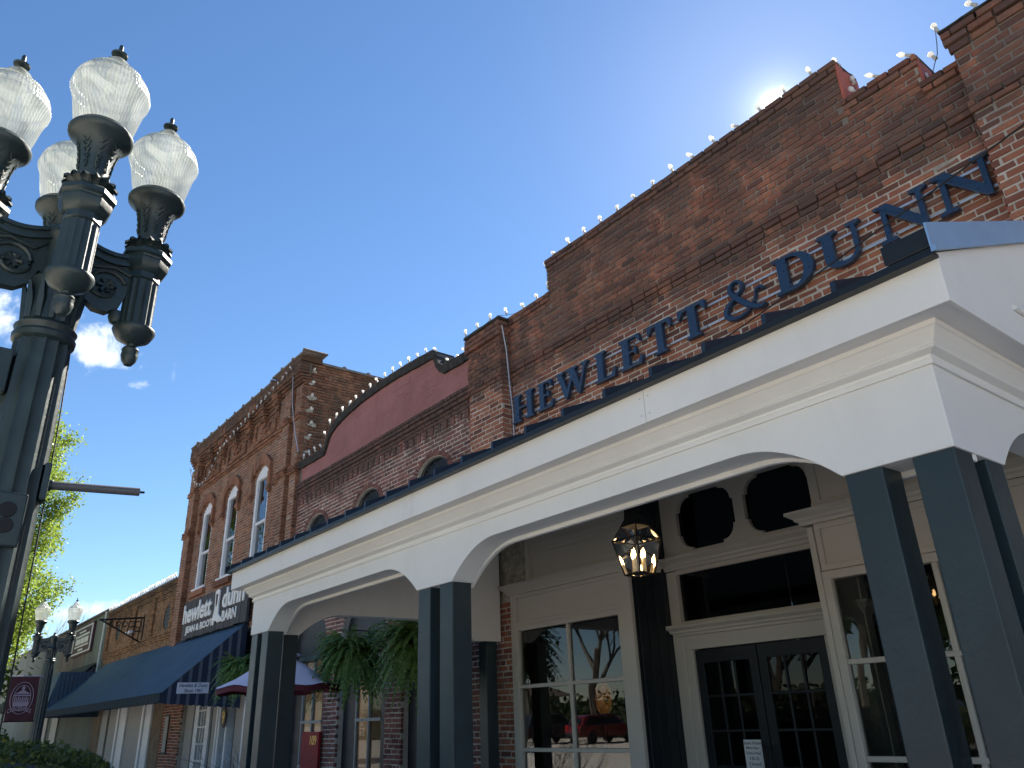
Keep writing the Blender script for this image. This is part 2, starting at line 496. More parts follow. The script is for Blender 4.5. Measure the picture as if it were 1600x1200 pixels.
def brick_shell(mb, u0, u1, v0, v1, face, back, X, rough=0.004):
    j = lambda s=rough: rnd.uniform(-s, s)
    c = 0.006
    ring = [(u0, v0), (u1, v0), (u1, v1), (u0, v1)]
    ft = face + rnd.uniform(-0.004, 0.004)
    tilt = rnd.uniform(-0.003, 0.003)
    vs_ = [X(u, back, v) for u, v in ring]
    vs_ += [X(u + j(0.002), ft - c + j(0.002), v + j(0.002)) for u, v in ring]
    ins = [(u0 + c, v0 + c), (u1 - c, v0 + c), (u1 - c, v1 - c), (u0 + c, v1 - c)]
    vs_ += [X(u + j(), ft + j(0.0015) + (tilt if i > 1 else -tilt), v + j(0.003)) for i, (u, v) in enumerate(ins)]
    fs_ = []
    for i in range(4):
        q = (i + 1) % 4
        fs_.append((i, q, 4 + q, 4 + i)); fs_.append((4 + i, 4 + q, 8 + q, 8 + i))
    fs_.append((8, 9, 10, 11))
    mb.add(vs_, fs_)


BRICK_VARIANTS = {}


def brick_variant(mat, k):
    key = (mat.name, k)
    if key not in BRICK_VARIANTS:
        mb = MB(); brick_shell(mb, -BL / 2, BL / 2, -BH / 2, BH / 2, 0.0, -0.05, lambda u, n, v: (u, -n, v), 0.005)
        me = mb.mesh('brick', recalc=False); me.materials.append(mat); BRICK_VARIANTS[key] = me
    return BRICK_VARIANTS[key]


def front(y):  # a wall face looking towards the street (-Y)
    return lambda u, n, v: (u, y - n, v)


def rightface(x):  # a wall face looking along +X; u runs along Y
    return lambda u, n, v: (x + n, u, v)


def score(u0, u1, y, v0, v1, hidden):
    c = ((u0 + u1) / 2, y, (v0 + v1) / 2)
    if hidden(c[0], c[2]): return 0
    p = proj(*c)
    if p is None or not (-10 < p[0] < 1610 and -10 < p[1] < 1210): return 0
    return (u1 - u0) * (v1 - v0) / p[2] ** 2


def masonry(parent, mat, sets, single=300, hidden=lambda x, z: False, name='brickwork'):
    """sets: list of (bricks, wall y, proud) for street-facing bricks; the ones that show largest become single bricks"""
    allb = []
    for bricks, y, proud in sets:
        for b in bricks: allb.append((score(b[0], b[1], y, b[2], b[3], hidden), b, y, proud))
    allb.sort(key=lambda q: -q[0])
    mb = MB(); n = 0
    for s, b, y, proud in allb:
        if s > 0 and n < single:
            n += 1
            me = brick_variant(mat, rnd.randrange(10))
            o = bpy.data.objects.new('brick', me); COL.objects.link(o)
            o.location = ((b[0] + b[1]) / 2, y - proud + rnd.uniform(-0.004, 0.004), (b[2] + b[3]) / 2)
            o.scale = ((b[1] - b[0]) / BL, 1, (b[3] - b[2]) / BH)
            o.rotation_euler = (rnd.uniform(-.02, .02), rnd.uniform(-.012, .012), rnd.uniform(-.012, .012))
            put(o, parent)
        else:
            brick_shell(mb, b[0], b[1], b[2], b[3], proud, -0.04, front(y))
    return mb


# ------------------------------------------------------------------ ground
GM = {}
m, t, b, out = ntree('pale_bounce_concrete_street')  # unseen street kept pale and warm to bounce sunlight onto the shaded fronts
c = nramp(t, nnoise(t, 120, 4), [(0.3, (0.48, 0.43, 0.37)), (0.7, (0.60, 0.545, 0.475))])
c = nmix(t, nramp(t, nnoise(t, 0.5, 6), [(0.4, 0.0), (0.7, 0.5)]), c, (0.40, 0.375, 0.335)); t.links.new(c, b.inputs['Base Color'])
b.inputs['Roughness'].default_value = 0.85; nbump(t, b, nnoise(t, 150, 4), 0.5, 0.004); GM['street'] = m
GM['concrete'] = plain('concrete_paving', (0.52, 0.48, 0.42), 0.85, var=0.15, scale=3, bump=0.3, bscale=120, dirt=0.3, dirtcol=(0.2, 0.18, 0.16))
GM['grass'] = plain('lawn', (0.06, 0.10, 0.025), 0.9, var=0.4, scale=12, bump=0.8, bscale=80)
g = MB().box(-600, 600, -600, 600, -0.5, 0.0).build('ground', GM['street']); kind(g, 'structure')
sw = MB().box(-90, 40, 2.0, 8.5, -0.3, 0.12).build('sidewalk', GM['concrete'], bevel=0.01); kind(sw, 'structure')
kb = MB().box(-90, 40, 1.84, 1.992, -0.3, 0.125).build('kerb', GM['concrete'], bevel=0.02); kind(kb, 'structure')
pz = MB().box(-90, 40, -11.0, -2.6, -0.3, 0.006).build('parking_lane', GM['concrete']); kind(pz, 'structure')
lw = MB().box(-90, 40, -70, -27.0, -0.3, 0.1).build('lawn', GM['grass']); kind(lw, 'structure')
ln = MB()
for i in range(16): ln.box(-60 + i * 5, -59.9 + i * 5, -10.9, -6.0, -0.02, 0.011)
lo_ = ln.build('parking_lines', MT['whitewood']); kind(lo_, 'structure')

# ------------------------------------------------------------------ the brick shop with the porch
D = 6.6
shop = thing('brick_shop', 'old red brick shop with stepped parapet and navy serif lettering, behind the white porch', 'building', (-4.5, D, 0))
hid_main = lambda x, z: z < 1.6 + 0.548 * D and x > -8.5
TOPS = [(-8.25, -7.24, 7.28), (-7.24, -2.56, 7.83), (-2.56, -1.83, 7.29), (-1.83, -1.50, 6.95), (-1.50, 1.2, 7.1)]
cores = MB()
for (a, b_, zt) in TOPS:
    cores.box(a, b_ - (0.0 if b_ == 1.2 else 0.0), D - 0.003, D + 0.40, 4.3, zt - 0.03)
    if a < -1.6: cores.box(a + .002, b_ - .002, D - 0.022, D - 0.0035, 6.43, zt - 0.03)
core = cores.build('wall_core', MT['mortar'], shop)
MB().box(-9.03, 1.2, 7.02, 20, 4.4, 6.3).build('roof_deck', MT['coping'], shop)
MB().box(1.0, 6.0, D + .05, 20, 0, 6.8).build('side_wing', MT['brick'], shop)


def reg(a, b_): return lambda z: [(a, b_)]


def reg_tops(lo, tops):
    def f(z):
        out_ = []
        for (a, b_, zt) in tops:
            if z < zt - 0.02:
                if out_ and abs(out_[-1][1] - a) < 1e-6: out_[-1] = (out_[-1][0], b_)
                else: out_.append((a, b_))
        return out_
    return f


sets = []
wall_tops = TOPS[:4]
sets.append((list(lay(reg(-8.25, -1.42), 4.95, 6.12)), D, 0.010))                          # below the string course
sets.append((list(lay(reg(-8.25, -1.42), 6.12, 6.27, hdr=2)), D, 0.018))                   # corbel, one course at a time
sets.append((list(lay(reg(-8.25, -1.42), 6.27, 6.345)), D, 0.032))
sets.append((list(lay(reg(-8.25, -1.42), 6.345, 6.42)), D, 0.045))
sets.append((list(lay(reg_tops(0, wall_tops), 6.42, 7.70)), D, 0.036))
# projecting caps of each parapet step
for (a, b_, zt) in TOPS[:4]:
    sets.append((list(lay(reg(a, b_), zt - 0.2155, zt - 0.1415, hdr=0, ph=1)), D, 0.040))
    cap = list(lay(reg(a - 0.01, b_ + 0.012), zt - 0.1415, zt - 0.0675, hdr=0)) + list(lay(reg(a - 0.02, b_ + 0.02), zt - 0.0675, zt + .008, hdr=0, ph=1))
    sets.append((cap, D, 0.062))
sets[4] = ([q for q in sets[4][0] if not any(a - .01 <= (q[0] + q[1]) / 2 <= b_ + .01 and q[3] > zt - 0.214 for (a, b_, zt) in TOPS[:4])], D, 0.036)
for (a, b_, zt) in TOPS[:4]:
    zk = max(q[3] for q in sets[4][0] if a < (q[0] + q[1]) / 2 < b_) + BJ
    if zt - 0.2155 - zk > 0.03: sets.append((list(lay(reg(a, b_), zk, zt - 0.2155, hdr=0)), D, 0.036))
# left pier, proud of the wall
PY = 6.40
sets.append((list(lay(reg(-9.03, -8.20), 4.95, 6.20)), PY, 0.010))
sets.append((list(lay(reg(-9.05, -8.185), 6.20, 6.35)), PY, 0.040))
sets.append((list(lay(reg(-9.05, -8.20), 6.35, 6.95)), PY, 0.022))
sets.append((list(lay(reg(-9.08, -8.17), 6.95, 7.20)), PY, 0.065))
# right pier
sets.append((list(lay(reg(-1.49, 1.2), 4.95, 6.22)), PY, 0.010))
sets.append((list(lay(reg(-1.50, 1.2), 6.22, 6.36)), PY, 0.035))
sets.append((list(lay(reg(-1.48, 1.2), 6.36, 6.90)), PY, 0.012))
sets.append((list(lay(reg(-1.50, 1.2), 6.90, 6.98)), PY, 0.035))
sets.append((list(lay(reg(-1.52, 1.2), 6.98, 7.14)), PY, 0.06))
# masonry pier seen beside the shop window, under the porch
sets.append((list(lay(reg(-8.78, -8.40), 0.1, 3.05)), D, 0.010))
bw = masonry(shop, MT['brick'], sets, 300, hid_main)
# faces of piers and parapet ends that look along the street
for q in lay(reg(PY, D + 0.02), 4.95, 6.95, hdr=0): brick_shell(bw, q[0], q[1], q[2], q[3], 0.006, -0.04, rightface(-8.20))
for q in lay(reg(PY - .06, D + 0.35), 6.95, 7.20, hdr=0): brick_shell(bw, q[0], q[1], q[2], q[3], 0.03, -0.04, rightface(-8.20))
kind(bw.build('brickwork', MT['brick'], shop, recalc=False), 'stuff')
MB().box(-9.02, -8.205, PY - 0.003, D + 0.36, 4.3, 7.18).build('pier_core', MT['mortar'], shop)
MB().box(-9.10, -8.15, PY - 0.07, D + 0.38, 7.20, 7.25).build('pier_cap', MT['coping'], shop, bevel=0.015)
MB().box(-1.475, 1.19, PY - 0.003, D + 0.36, 4.3, 7.12).build('pier_core', MT['mortar'], shop)
MB().box(-8.77, -8.41, D - 0.003, D + 0.3, 0.1, 3.1).build('pier_core', MT['mortar'], shop)
MB().box(-9.1, -8.03, D + 0.005, D + 0.3, 3.1, 4.29).build('wall_core', MT['plaster'], shop)
# whitewash still clinging above the pier
ww = MB()
for q in lay(reg(-9.1, -8.02), 3.05, 4.4): brick_shell(ww, q[0], q[1], q[2], q[3], 0.010, -0.03, front(D), 0.005)
kind(ww.build('whitewashed_brickwork', MT['plaster'], shop, recalc=False), 'stuff')
# painted ends of the parapet steps
MB().box(-2.560, -2.538, D - 0.03, D + 0.42, 7.27, 7.80).build('parapet_end', MT['endpaint'], shop, bevel=0.006)
MB().box(-1.830, -1.812, D - 0.02, D + 0.42, 6.95, 7.26).build('parapet_end', MT['endpaint'], shop, bevel=0.006)
for (a, b_, zt) in TOPS[:4]:
    MB().box(a - .02, b_ + .02, D - 0.02, D + 0.42, zt - 0.028, zt + 0.014).build('parapet_top', MT['coping'], shop, bevel=0.012)
# metal cap on the right pier
MB().box(-1.53, 1.2, PY - .07, D + .4, 7.14, 7.16).build('pier_cap', MT['coping'], shop, bevel=0.008)

# ---- storefront of the shop
def cornice(name, x0, x1, yf, z0, z1, out_, parent, ret0=True, ret1=True, mat='trim'):
    h = z1 - z0
    prof = [(0.0, z0), (out_ * .18, z0), (out_ * .22, z0 + h * .22), (out_ * .45, z0 + h * .34), (out_ * .5, z0 + h * .5), (out_ * .82, z0 + h * .66), (out_ * .86, z0 + h * .72), (out_, z0 + h * .76), (out_, z1), (0.0, z1)]
    path = [(x0, yf), (x1, yf)]
    if ret0: path = [(x0, yf + 0.5)] + path
    if ret1: path = path + [(x1, yf + 0.5)]
    return MB().sweep(path, prof).build(name, MT[mat], parent, bevel=0)


def window_unit(label_name, x0, x1, zs, xs, yf, parent, frame=0.07, mull=0.045, mat='trim', gl='glass', depth=0.07):
    """frame + mullions + panes; xs and zs are the grid lines"""
    f = MB()
    f.xz([(x0 - frame, zs[0] - frame), (x1 + frame, zs[0] - frame), (x1 + frame, zs[-1] + frame), (x0 - frame, zs[-1] + frame)], yf - 0.02, yf + depth,
         holes=[[(x0, zs[0]), (x1, zs[0]), (x1, zs[-1]), (x0, zs[-1])]])
    fo = f.build(label_name, MT[mat], parent, bevel=0.006)
    for x in xs[1:-1]: MB().box(x - mull / 2, x + mull / 2, yf - 0.008, yf + depth - .01, zs[0], zs[-1]).build('mullion', MT[mat], fo, bevel=0.008)
    for z in zs[1:-1]: MB().box(x0, x1, yf - 0.012, yf + depth - .015, z - mull / 2, z + mull / 2).build('mullion', MT[mat], fo, bevel=0.008)
    for i in range(len(xs) - 1):
        for j in range(len(zs) - 1):
            a = mull / 2 - 0.004
            tx, tz = rnd.uniform(-.0015, .0015), rnd.uniform(-.002, .002)
            p = MB(); y = yf + 0.025
            p.add([(xs[i] + a, y + tx, zs[j] + a), (xs[i + 1] - a, y - tx, zs[j] + a), (xs[i + 1] - a, y - tx + tz, zs[j + 1] - a), (xs[i] + a, y + tx + tz, zs[j + 1] - a)], [(0, 1, 2, 3)])
            p.build('pane', MT[gl], fo, recalc=False)
    return fo


def panel(x0, x1, z0, z1, yf, parent, mat='trim', name='panel', rim=0.06):
    """recessed board panel with a raised rim"""
    f = MB().xz([(x0, z0), (x1, z0), (x1, z1), (x0, z1)], yf - 0.012, yf + 0.06, holes=[[(x0 + rim, z0 + rim), (x1 - rim, z0 + rim), (x1 - rim, z1 - rim), (x0 + rim, z1 - rim)]])
    p = f.build(name, MT[mat], parent, bevel=0.005)
    MB().box(x0 + rim, x1 - rim, yf + 0.012, yf + 0.05, z0 + rim, z1 - rim).build('panel_board', MT[mat], p)
    return p


# left display window
window_unit('display_window', -8.25, -6.40, [0.5, 1.22, 1.947, 2.63], [-8.25, -7.29, -6.40], D - 0.02, shop, 0.07)
MB().box(-8.39, -8.32, D - 0.04, D + 0.15, 0.12, 3.12).build('pilaster', MT['trim'], shop, bevel=0.008)
MB().box(-6.33, -6.17, D - 0.05, D + 0.15, 0.12, 3.10).build('pilaster', MT['trim'], shop, bevel=0.008)
panel(-8.32, -6.33, 2.70, 3.10, D - 0.02, shop, rim=0.05)
MB().box(-8.32, -6.33, D - 0.03, D + 0.1, 0.12, 0.43).build('stall_riser', MT['trim'], shop)
cornice('cornice', -8.42, -6.14, D - 0.04, 3.10, 3.23, 0.10, shop)
panel(-8.05, -6.19, 3.23, 3.66, D + 0.03, shop, rim=0.07)
panel(-8.05, -6.19, 3.66, 4.42, D + 0.03, shop, rim=0.07)
MB().box(-8.05, -7.98, D - 0.03, D + 0.02, 3.23, 4.4).build('pilaster', MT['trim'], shop, bevel=0.006)
# navy reveal of the entrance recess, with boards
YR = 7.2
MB().box(-6.19, -6.16, D + 0.0, YR, 0.12, 4.4).build('recess_reveal', MT['navy'], shop)
for k in range(4):
    MB().box(-6.16, -6.145, D + 0.04 + k * 0.15, D + 0.17 + k * 0.15, 0.12, 4.4).build('reveal_board', MT['navy'], shop, bevel=0.006)
# entrance unit
MB().box(-6.144, -6.00, YR - 0.03, YR + 0.1, 0.12, 3.10).build('door_casing', MT['trim'], shop, bevel=0.008)
MB().box(-6.00, -5.90, YR - 0.01, YR + 0.1, 0.12, 2.22).build('door_jamb', MT['trim'], shop, bevel=0.008)
MB().box(-4.27, -4.19, YR - 0.01, YR + 0.1, 0.12, 2.22).build('door_jamb', MT['trim'], shop, bevel=0.008)
MB().box(-4.19, -3.80, YR - 0.03, YR + 0.1, 0.12, 3.10).build('door_casing', MT['trim'], shop, bevel=0.008)
MB().box(-6.00, -4.19, YR - 0.02, YR + 0.1, 2.22, 2.37).build('door_header', MT['trim'], shop, bevel=0.006)
cornice('cornice', -6.10, -3.80, YR - 0.03, 2.37, 2.49, 0.10, shop)
MB().box(-6.00, -4.19, YR - 0.015, YR + 0.08, 2.49, 2.53).build('transom_rail', MT['trim'], shop)
MB().box(-6.00, -4.19, YR - 0.015, YR + 0.08, 3.06, 3.11).build('transom_rail', MT['trim'], shop)
tp = MB(); tp.add([(-5.99, YR + .03, 2.53), (-4.2, YR + .03, 2.53), (-4.2, YR + .03, 3.06), (-5.99, YR + .03, 3.06)], [(0, 1, 2, 3)])
tp.build('transom_pane', MT['darkglass'], shop, recalc=False)
cornice('cornice', -6.13, -3.80, YR - 0.03, 3.11, 3.25, 0.11, shop)


def notched(x0, x1, z0, z1, r=0.16, s=0.03):
    pts = []
    for (cx, cz, a0) in ((x0 + s, z0 + s, PI), (x1 - s, z0 + s, 1.5 * PI), (x1 - s, z1 - s, 0), (x0 + s, z1 - s, .5 * PI)):
        ox, oz = (r if cx < (x0 + x1) / 2 else -r), (r if cz < (z0 + z1) / 2 else -r)
        arc = [(cx + ox + r * math.cos(a0 + k * PI / 12), cz + oz + r * math.sin(a0 + k * PI / 12)) for k in range(7)]
        hor = a0 in (PI, 0)
        first = (arc[0][0] + (-s if a0 == PI else s if a0 == 0 else 0), arc[0][1] + (-s if a0 == 1.5 * PI else s if a0 == .5 * PI else 0))
        last = (arc[-1][0] + (s if a0 == 1.5 * PI else -s if a0 == .5 * PI else 0), arc[-1][1] + (-s if a0 == PI else s if a0 == 0 else 0))
        pts += [first] + arc + [last]
    return pts


hs = [notched(-5.90, -5.07, 3.31, 3.97), notched(-4.93, -4.10, 3.31, 3.97)]
MB().xz([(-6.14, 3.25), (-3.80, 3.25), (-3.80, 4.42), (-6.14, 4.42)], YR - 0.02, YR + 0.05, holes=hs).build('fanlight_frame', MT['trim'], shop, bevel=0.006)
for x0, x1 in ((-5.90, -5.07), (-4.93, -4.10)):
    q = MB(); q.add([(x0, YR + .035, 3.3), (x1, YR + .035, 3.3), (x1, YR + .035, 3.98), (x0, YR + .035, 3.98)], [(0, 1, 2, 3)])
    q.build('fanlight_pane', MT['darkglass'], shop, recalc=False)


def glazed_door(x0, x1, hinge):
    y = YR + 0.02
    st = 0.105
    cols = [x0 + st + (x1 - x0 - 2 * st) * i / 3 for i in range(4)]
    rows = [0.36 + (2.07 - 0.36) * i / 5 for i in range(6)]
    f = MB().xz([(x0 + .004, 0.13), (x1 - .004, 0.13), (x1 - .004, 2.21), (x0 + .004, 2.21)], y, y + 0.045, holes=[[(cols[0], rows[0]), (cols[-1], rows[0]), (cols[-1], rows[-1]), (cols[0], rows[-1])]])
    d = f.build('door', MT['navy'], shop, bevel=0.004)
    for x in cols[1:-1]: MB().box(x - .013, x + .013, y + .004, y + .04, rows[0], rows[-1]).build('glazing_bar', MT['navy'], d, bevel=0.004)
    for z in rows[1:-1]: MB().box(cols[0], cols[-1], y + .006, y + .038, z - .013, z + .013).build('glazing_bar', MT['navy'], d, bevel=0.004)
    for i in range(3):
        for j in range(5):
            tx = rnd.uniform(-.002, .002)
            p = MB(); p.add([(cols[i], y + .022 + tx, rows[j]), (cols[i + 1], y + .022 - tx, rows[j]), (cols[i + 1], y + .022 - tx, rows[j + 1]), (cols[i], y + .022 + tx, rows[j + 1])], [(0, 1, 2, 3)])
            p.build('pane', MT['bayglass'], d, recalc=False)
    hx = x1 - .05 if hinge < 0 else x0 + .05
    MB().tube([(hx, y - .03, 1.0), (hx, y - .05, 1.05), (hx, y - .05, 1.2), (hx, y - .03, 1.25)], .011, 8).build('handle', MT['iron'], d, smooth=True)
    return d


glazed_door(-5.895, -5.085, -1)
glazed_door(-5.080, -4.272, 1)
# right display window and beyond
window_unit('display_window', -3.73, -0.98, [0.5, 1.18, 1.93, 2.63], [-3.73, -2.82, -1.90, -0.98], D - 0.02, shop, 0.075)
MB().box(-3.87, -3.81, D - 0.04, YR, 0.12, 3.12).build('pilaster', MT['trim'], shop, bevel=0.008)
MB().box(-0.90, 1.0, D - 0.05, D + 0.15, 0.12, 3.12).build('pilaster', MT['trim'], shop, bevel=0.008)
panel(-3.80, -0.91, 2.71, 3.14, D - 0.02, shop, rim=0.055)
MB().box(-3.81, -0.91, D - 0.03, D + 0.1, 0.12, 0.42).build('stall_riser', MT['trim'], shop)
cornice('cornice', -3.90, 1.0, D - 0.04, 3.14, 3.27, 0.11, shop)
panel(-3.80, -0.5, 3.27, 4.42, D + 0.03, shop, rim=0.09)
# interior
inn = MB(); inn.box(-8.35, 1.0, 13.2, 13.3, 0, 4.4); inn.box(-8.45, -8.36, D + .2, 13.2, 0, 4.4); inn.box(1.0, 1.1, D + .2, 13.2, 0, 4.4)
inn.box(-8.45, 1.1, D + .12, 13.3, 4.43, 4.5); inn.box(-8.35, 1.0, D + .1, 13.2, 0.0, 0.13)
inn.build('shop_interior', MT['room'], shop)

# ------------------------------------------------------------------ porch
porch = thing('porch', 'white timber porch with flat arches, dark posts and metal roof along the shopfront', 'porch', (-5, 4.5, 0.12))
PX0, PX1, PYF = -8.78, -1.18, 3.20
ZB, ZT, ZS = 2.53, 2.77, 3.04
LEG = 0.49


def arch_outline(a, b_, legs, ztop):
    """flat-headed arch band between a and b with bearing legs; legs: list of (l0,l1)"""
    pts = [(a, ztop), (a, ZB)]
    for i in range(len(legs) - 1):
        e0, s1 = legs[i][1], legs[i + 1][0]
        pts.append((e0, ZB))
        n = 12
        hz_ = lambda u: ZB + (ZT - ZB) * (1 - (1 - u) ** 2.1)      # sawn haunch, steep at the leg and easing into the flat
        for k in range(1, n + 1): pts.append((e0 + 0.54 * k / n, hz_(k / n)))
        for k in range(n, 0, -1): pts.append((s1 - 0.54 * k / n, hz_(k / n)))
        pts.append((s1, ZB))
    pts += [(b_, ZB), (b_, ztop)]
    return pts


legsF = [(PX0, PX0 + LEG), (-5.27, -4.78), (PX1 - LEG, PX1)]
MB().xz(arch_outline(PX0, PX1, legsF, ZS + .1), PYF, PYF + 0.19).build('front_beam', MT['cream'], porch, bevel=0.004)
# moulded edge on the inner side of the arches
pts = arch_outline(PX0 + .01, PX1 - .01, [(PX0 + .01, PX0 + LEG - .035), (-5.235, -4.815), (PX1 - LEG + .035, PX1 - .01)], ZS + .1)
MB().xz([(x, z - (0.028 if z < ZS else 0)) for x, z in pts], PYF + 0.19, PYF + 0.225).build('arch_moulding', MT['cream'], porch, bevel=0.006)


def roofz(y): return 3.245 + 0.42 * (y - 2.95)


legsS = [(PYF, PYF + LEG), (D - LEG, D - 0.05)]
for xs_, nm in ((PX0, 0), (PX1 - 0.19, 1)):
    o = arch_outline(PYF + .19, D - 0.055, [(PYF + .19, PYF + LEG), (D - LEG, D - .055)], 3.2)
    o[0] = (PYF + .19, roofz(PYF + .19) - .06); o[-1] = (D - .055, roofz(D) - 0.10)
    MB().yz(o, xs_ + (0.002 if nm == 0 else -.002), xs_ + 0.188).build('side_beam', MT['cream'], porch, bevel=0.004)
path = [(PX0, D - 0.06), (PX0, PYF), (PX1, PYF), (PX1, D - 0.06)]
rpath = [(x, y) for x, y in path]
OV = 0.205
MB().sweep(rpath, [(0.0, ZS - 0.15), (0.012, ZS - 0.15), (0.016, ZS - 0.128), (0.008, ZS - .122), (0.012, ZS - .11), (0.045, ZS - 0.095), (0.052, ZS - 0.085), (0.045, ZS - .078), (0.06, ZS - 0.06), (0.085, ZS - 0.025), (0.092, ZS - 0.02), (0.095, ZS), (0.0, ZS)]).build('crown_moulding', MT['cream'], porch)
MB().sweep(rpath, [(0.0, ZS), (OV - .02, ZS), (OV - .02, ZS + .02), (0.0, ZS + .02)]).build('soffit', MT['cream'], porch)
MB().sweep(rpath, [(OV - .02, ZS - .006), (OV, ZS - .006), (OV, ZS + 0.19), (OV - .02, ZS + 0.19)]).build('fascia', MT['cream'], porch, bevel=0.003)
for x in (-7.55, -5.02, -2.58):
    MB().box(x - .0015, x + .0015, PYF - OV - .001, PYF - OV + .01, ZS - .004, ZS + .188).build('board_joint', MT['trim'], porch)
    for dx in (-.03, .03):
        for z in (ZS + .04, ZS + .14): MB().box(x + dx - .004, x + dx + .004, PYF - OV - .0015, PYF - OV + .005, z - .004, z + .004).build('nail_head', MT['alu'], porch)
# gable infill above the side fascias
for x in (PX1 + OV - .024, PX0 - OV + .002):
    MB().yz([(D - .06, ZS + .17), (D - .06, roofz(D) - .012), (3.0, roofz(3.0) - .012), (3.0, ZS + .17)], x, x + .022).build('gable_board', MT['cream'], porch)
# small pipe lying on the right fascia return
MB().tube([(PX1 + OV + .008, 3.72, 3.225), (PX1 + OV + .02, 4.6, 3.215)], .012, 8).build('conduit', MT['cream'], porch, smooth=True)
# roof sheet, seams, edges
RX0, RX1 = -9.03, -0.968
ey0, ey1 = 2.945, D - 0.02
MB().yz([(ey0, 3.238), (ey1, roofz(ey1) - .012), (ey1, roofz(ey1) + .008), (ey0, 3.256)], RX0, RX1).build('roof_sheet', MT['roofmetal'], porch)
rf = MB(); rf.yz([(PYF + .2, roofz(PYF + .2) - .12), (D - .06, roofz(D) - .12), (D - .06, roofz(D) - .10), (PYF + .2, roofz(PYF + .2) - .10)], PX0 + .19, PX1 - .19)
rf.build('ceiling', MT['cream'], porch)
MB().box(RX0, RX1, 2.942, 2.992, 3.222, 3.237).build('drip_edge', MT['roofmetal'], porch)
x = -8.98
k = 0
while x < -1.2:
    s_ = MB().yz([(ey0 + .012, 3.256), (ey1, roofz(ey1) + .008), (ey1, roofz(ey1) + .06), (ey0 + .015, 3.316)], x - .012, x + .012)
    s_.build('roof_seam', MT['letter'] if False else MT['roofseam'] if 'roofseam' in MT else MT.setdefault('roofseam', plain('blue_slate_seam', (0.018, 0.034, 0.056), 0.38, metal=0.2, var=0.1)), porch)
    x += 0.361; k += 1
MB().yz([(ey0 - .004, 3.258), (ey1, roofz(ey1) + .010), (ey1, roofz(ey1) + .10), (ey0 - .01, 3.345)], RX1 - .19, RX1).build('rake_cap', MT['roofmetal'], porch, bevel=0.004)
MB().yz([(ey0 - .02, 3.225), (ey0 - .02, 3.36), (ey1, roofz(ey1) + .115), (ey1, roofz(ey1) - .02)], RX1 + .001, RX1 + .009).build('rake_flashing', MT['flash'], porch)
MB().yz([(ey0 - .025, 3.222), (ey0 - .025, 3.246), (ey1, roofz(ey1) + .001), (ey1, roofz(ey1) - .023)], RX1 + .010, RX1 + .022).build('flashing_hem', MT['flash'], porch)
MB().yz([(ey0 - .02, 3.225), (ey0 - .02, 3.30), (ey1, roofz(ey1) + .05), (ey1, roofz(ey1) - .02)], RX0 - .01, RX0 - .002).build('rake_flashing', MT['roofmetal'], porch)
# wall flashing where roof meets brick
MB().box(RX0, RX1, D - .075, D - .03, roofz(D) - .02, roofz(D) + .10).build('wall_flashing', MT['roofmetal'], porch)
# posts
PW = 0.17


def post(x, y, zt=ZB + .006):
    o = MB().box(x, x + PW, y, y + PW, 0.12, zt).build('post', MT['post'], porch, bevel=0.007, seg=3)
    MB().box(x - .012, x + PW + .012, y - .012, y + PW + .012, 0.12, 0.30).build('plinth', MT['post'], o, bevel=0.006)
    return o


yy = PYF + .012
for x in (PX0 + .01, PX0 + .31, -5.262, -4.958, PX1 - .01 - PW, PX1 - .31 - PW): post(x, yy)
for x in (PX0 + .01, PX1 - .01 - PW): post(x, yy + .30)
for x, ys in ((PX0 + .01, (5.86, 6.3)), (PX1 - .01 - PW, (5.9, 6.3))):
    for y in ys: post(x, y)
# ------------------------------------------------------------------ text
def text_mesh(body, extrude=0.01, offset=0.0, shear=0.0, bevel=0.0, bold=0.0):
    cu = bpy.data.curves.new('txt', 'FONT'); cu.body = body; cu.extrude = extrude; cu.offset = offset; cu.shear = shear; cu.resolution_u = 3
    cu.bevel_depth = bevel; cu.size = 1.0
    ob = bpy.data.objects.new('txt', cu)
    me = bpy.data.meshes.new_from_object(ob)
    bpy.data.objects.remove(ob); bpy.data.curves.remove(cu)
    return me


def text_fit(name, body, u0, u1, v0, v1, face, mat, parent, depth=0.01, offset=0.0, shear=0.0, warp=None):
    """lay lettering into the box u0..u1 x v0..v1 of a face: face(u, n, v) -> world"""
    me = text_mesh(body, 0.5, offset, shear)
    xs = [v.co.x for v in me.vertices]; ys = [v.co.y for v in me.vertices]
    x0, x1, y0, y1 = min(xs), max(xs), min(ys), max(ys)
    for v in me.vertices:
        u = u0 + (v.co.x - x0) / (x1 - x0) * (u1 - u0); w = v0 + (v.co.y - y0) / (y1 - y0) * (v1 - v0)
        if warp: u, w = warp(u, w)
        v.co = face(u, (v.co.z + 0.5) * depth, w)
    me.update()
    return link(name, me, mat, parent)


# ------------------------------------------------------------------ serif sign on the shop wall
sign = thing('lettered_sign', 'navy serif capital letters spelling HEWLETT & DUNN on rails across the brick wall', 'sign', (-4.8, D, 5.45))
LZ0, LZ1 = 5.475, 5.885
LH = LZ1 - LZ0


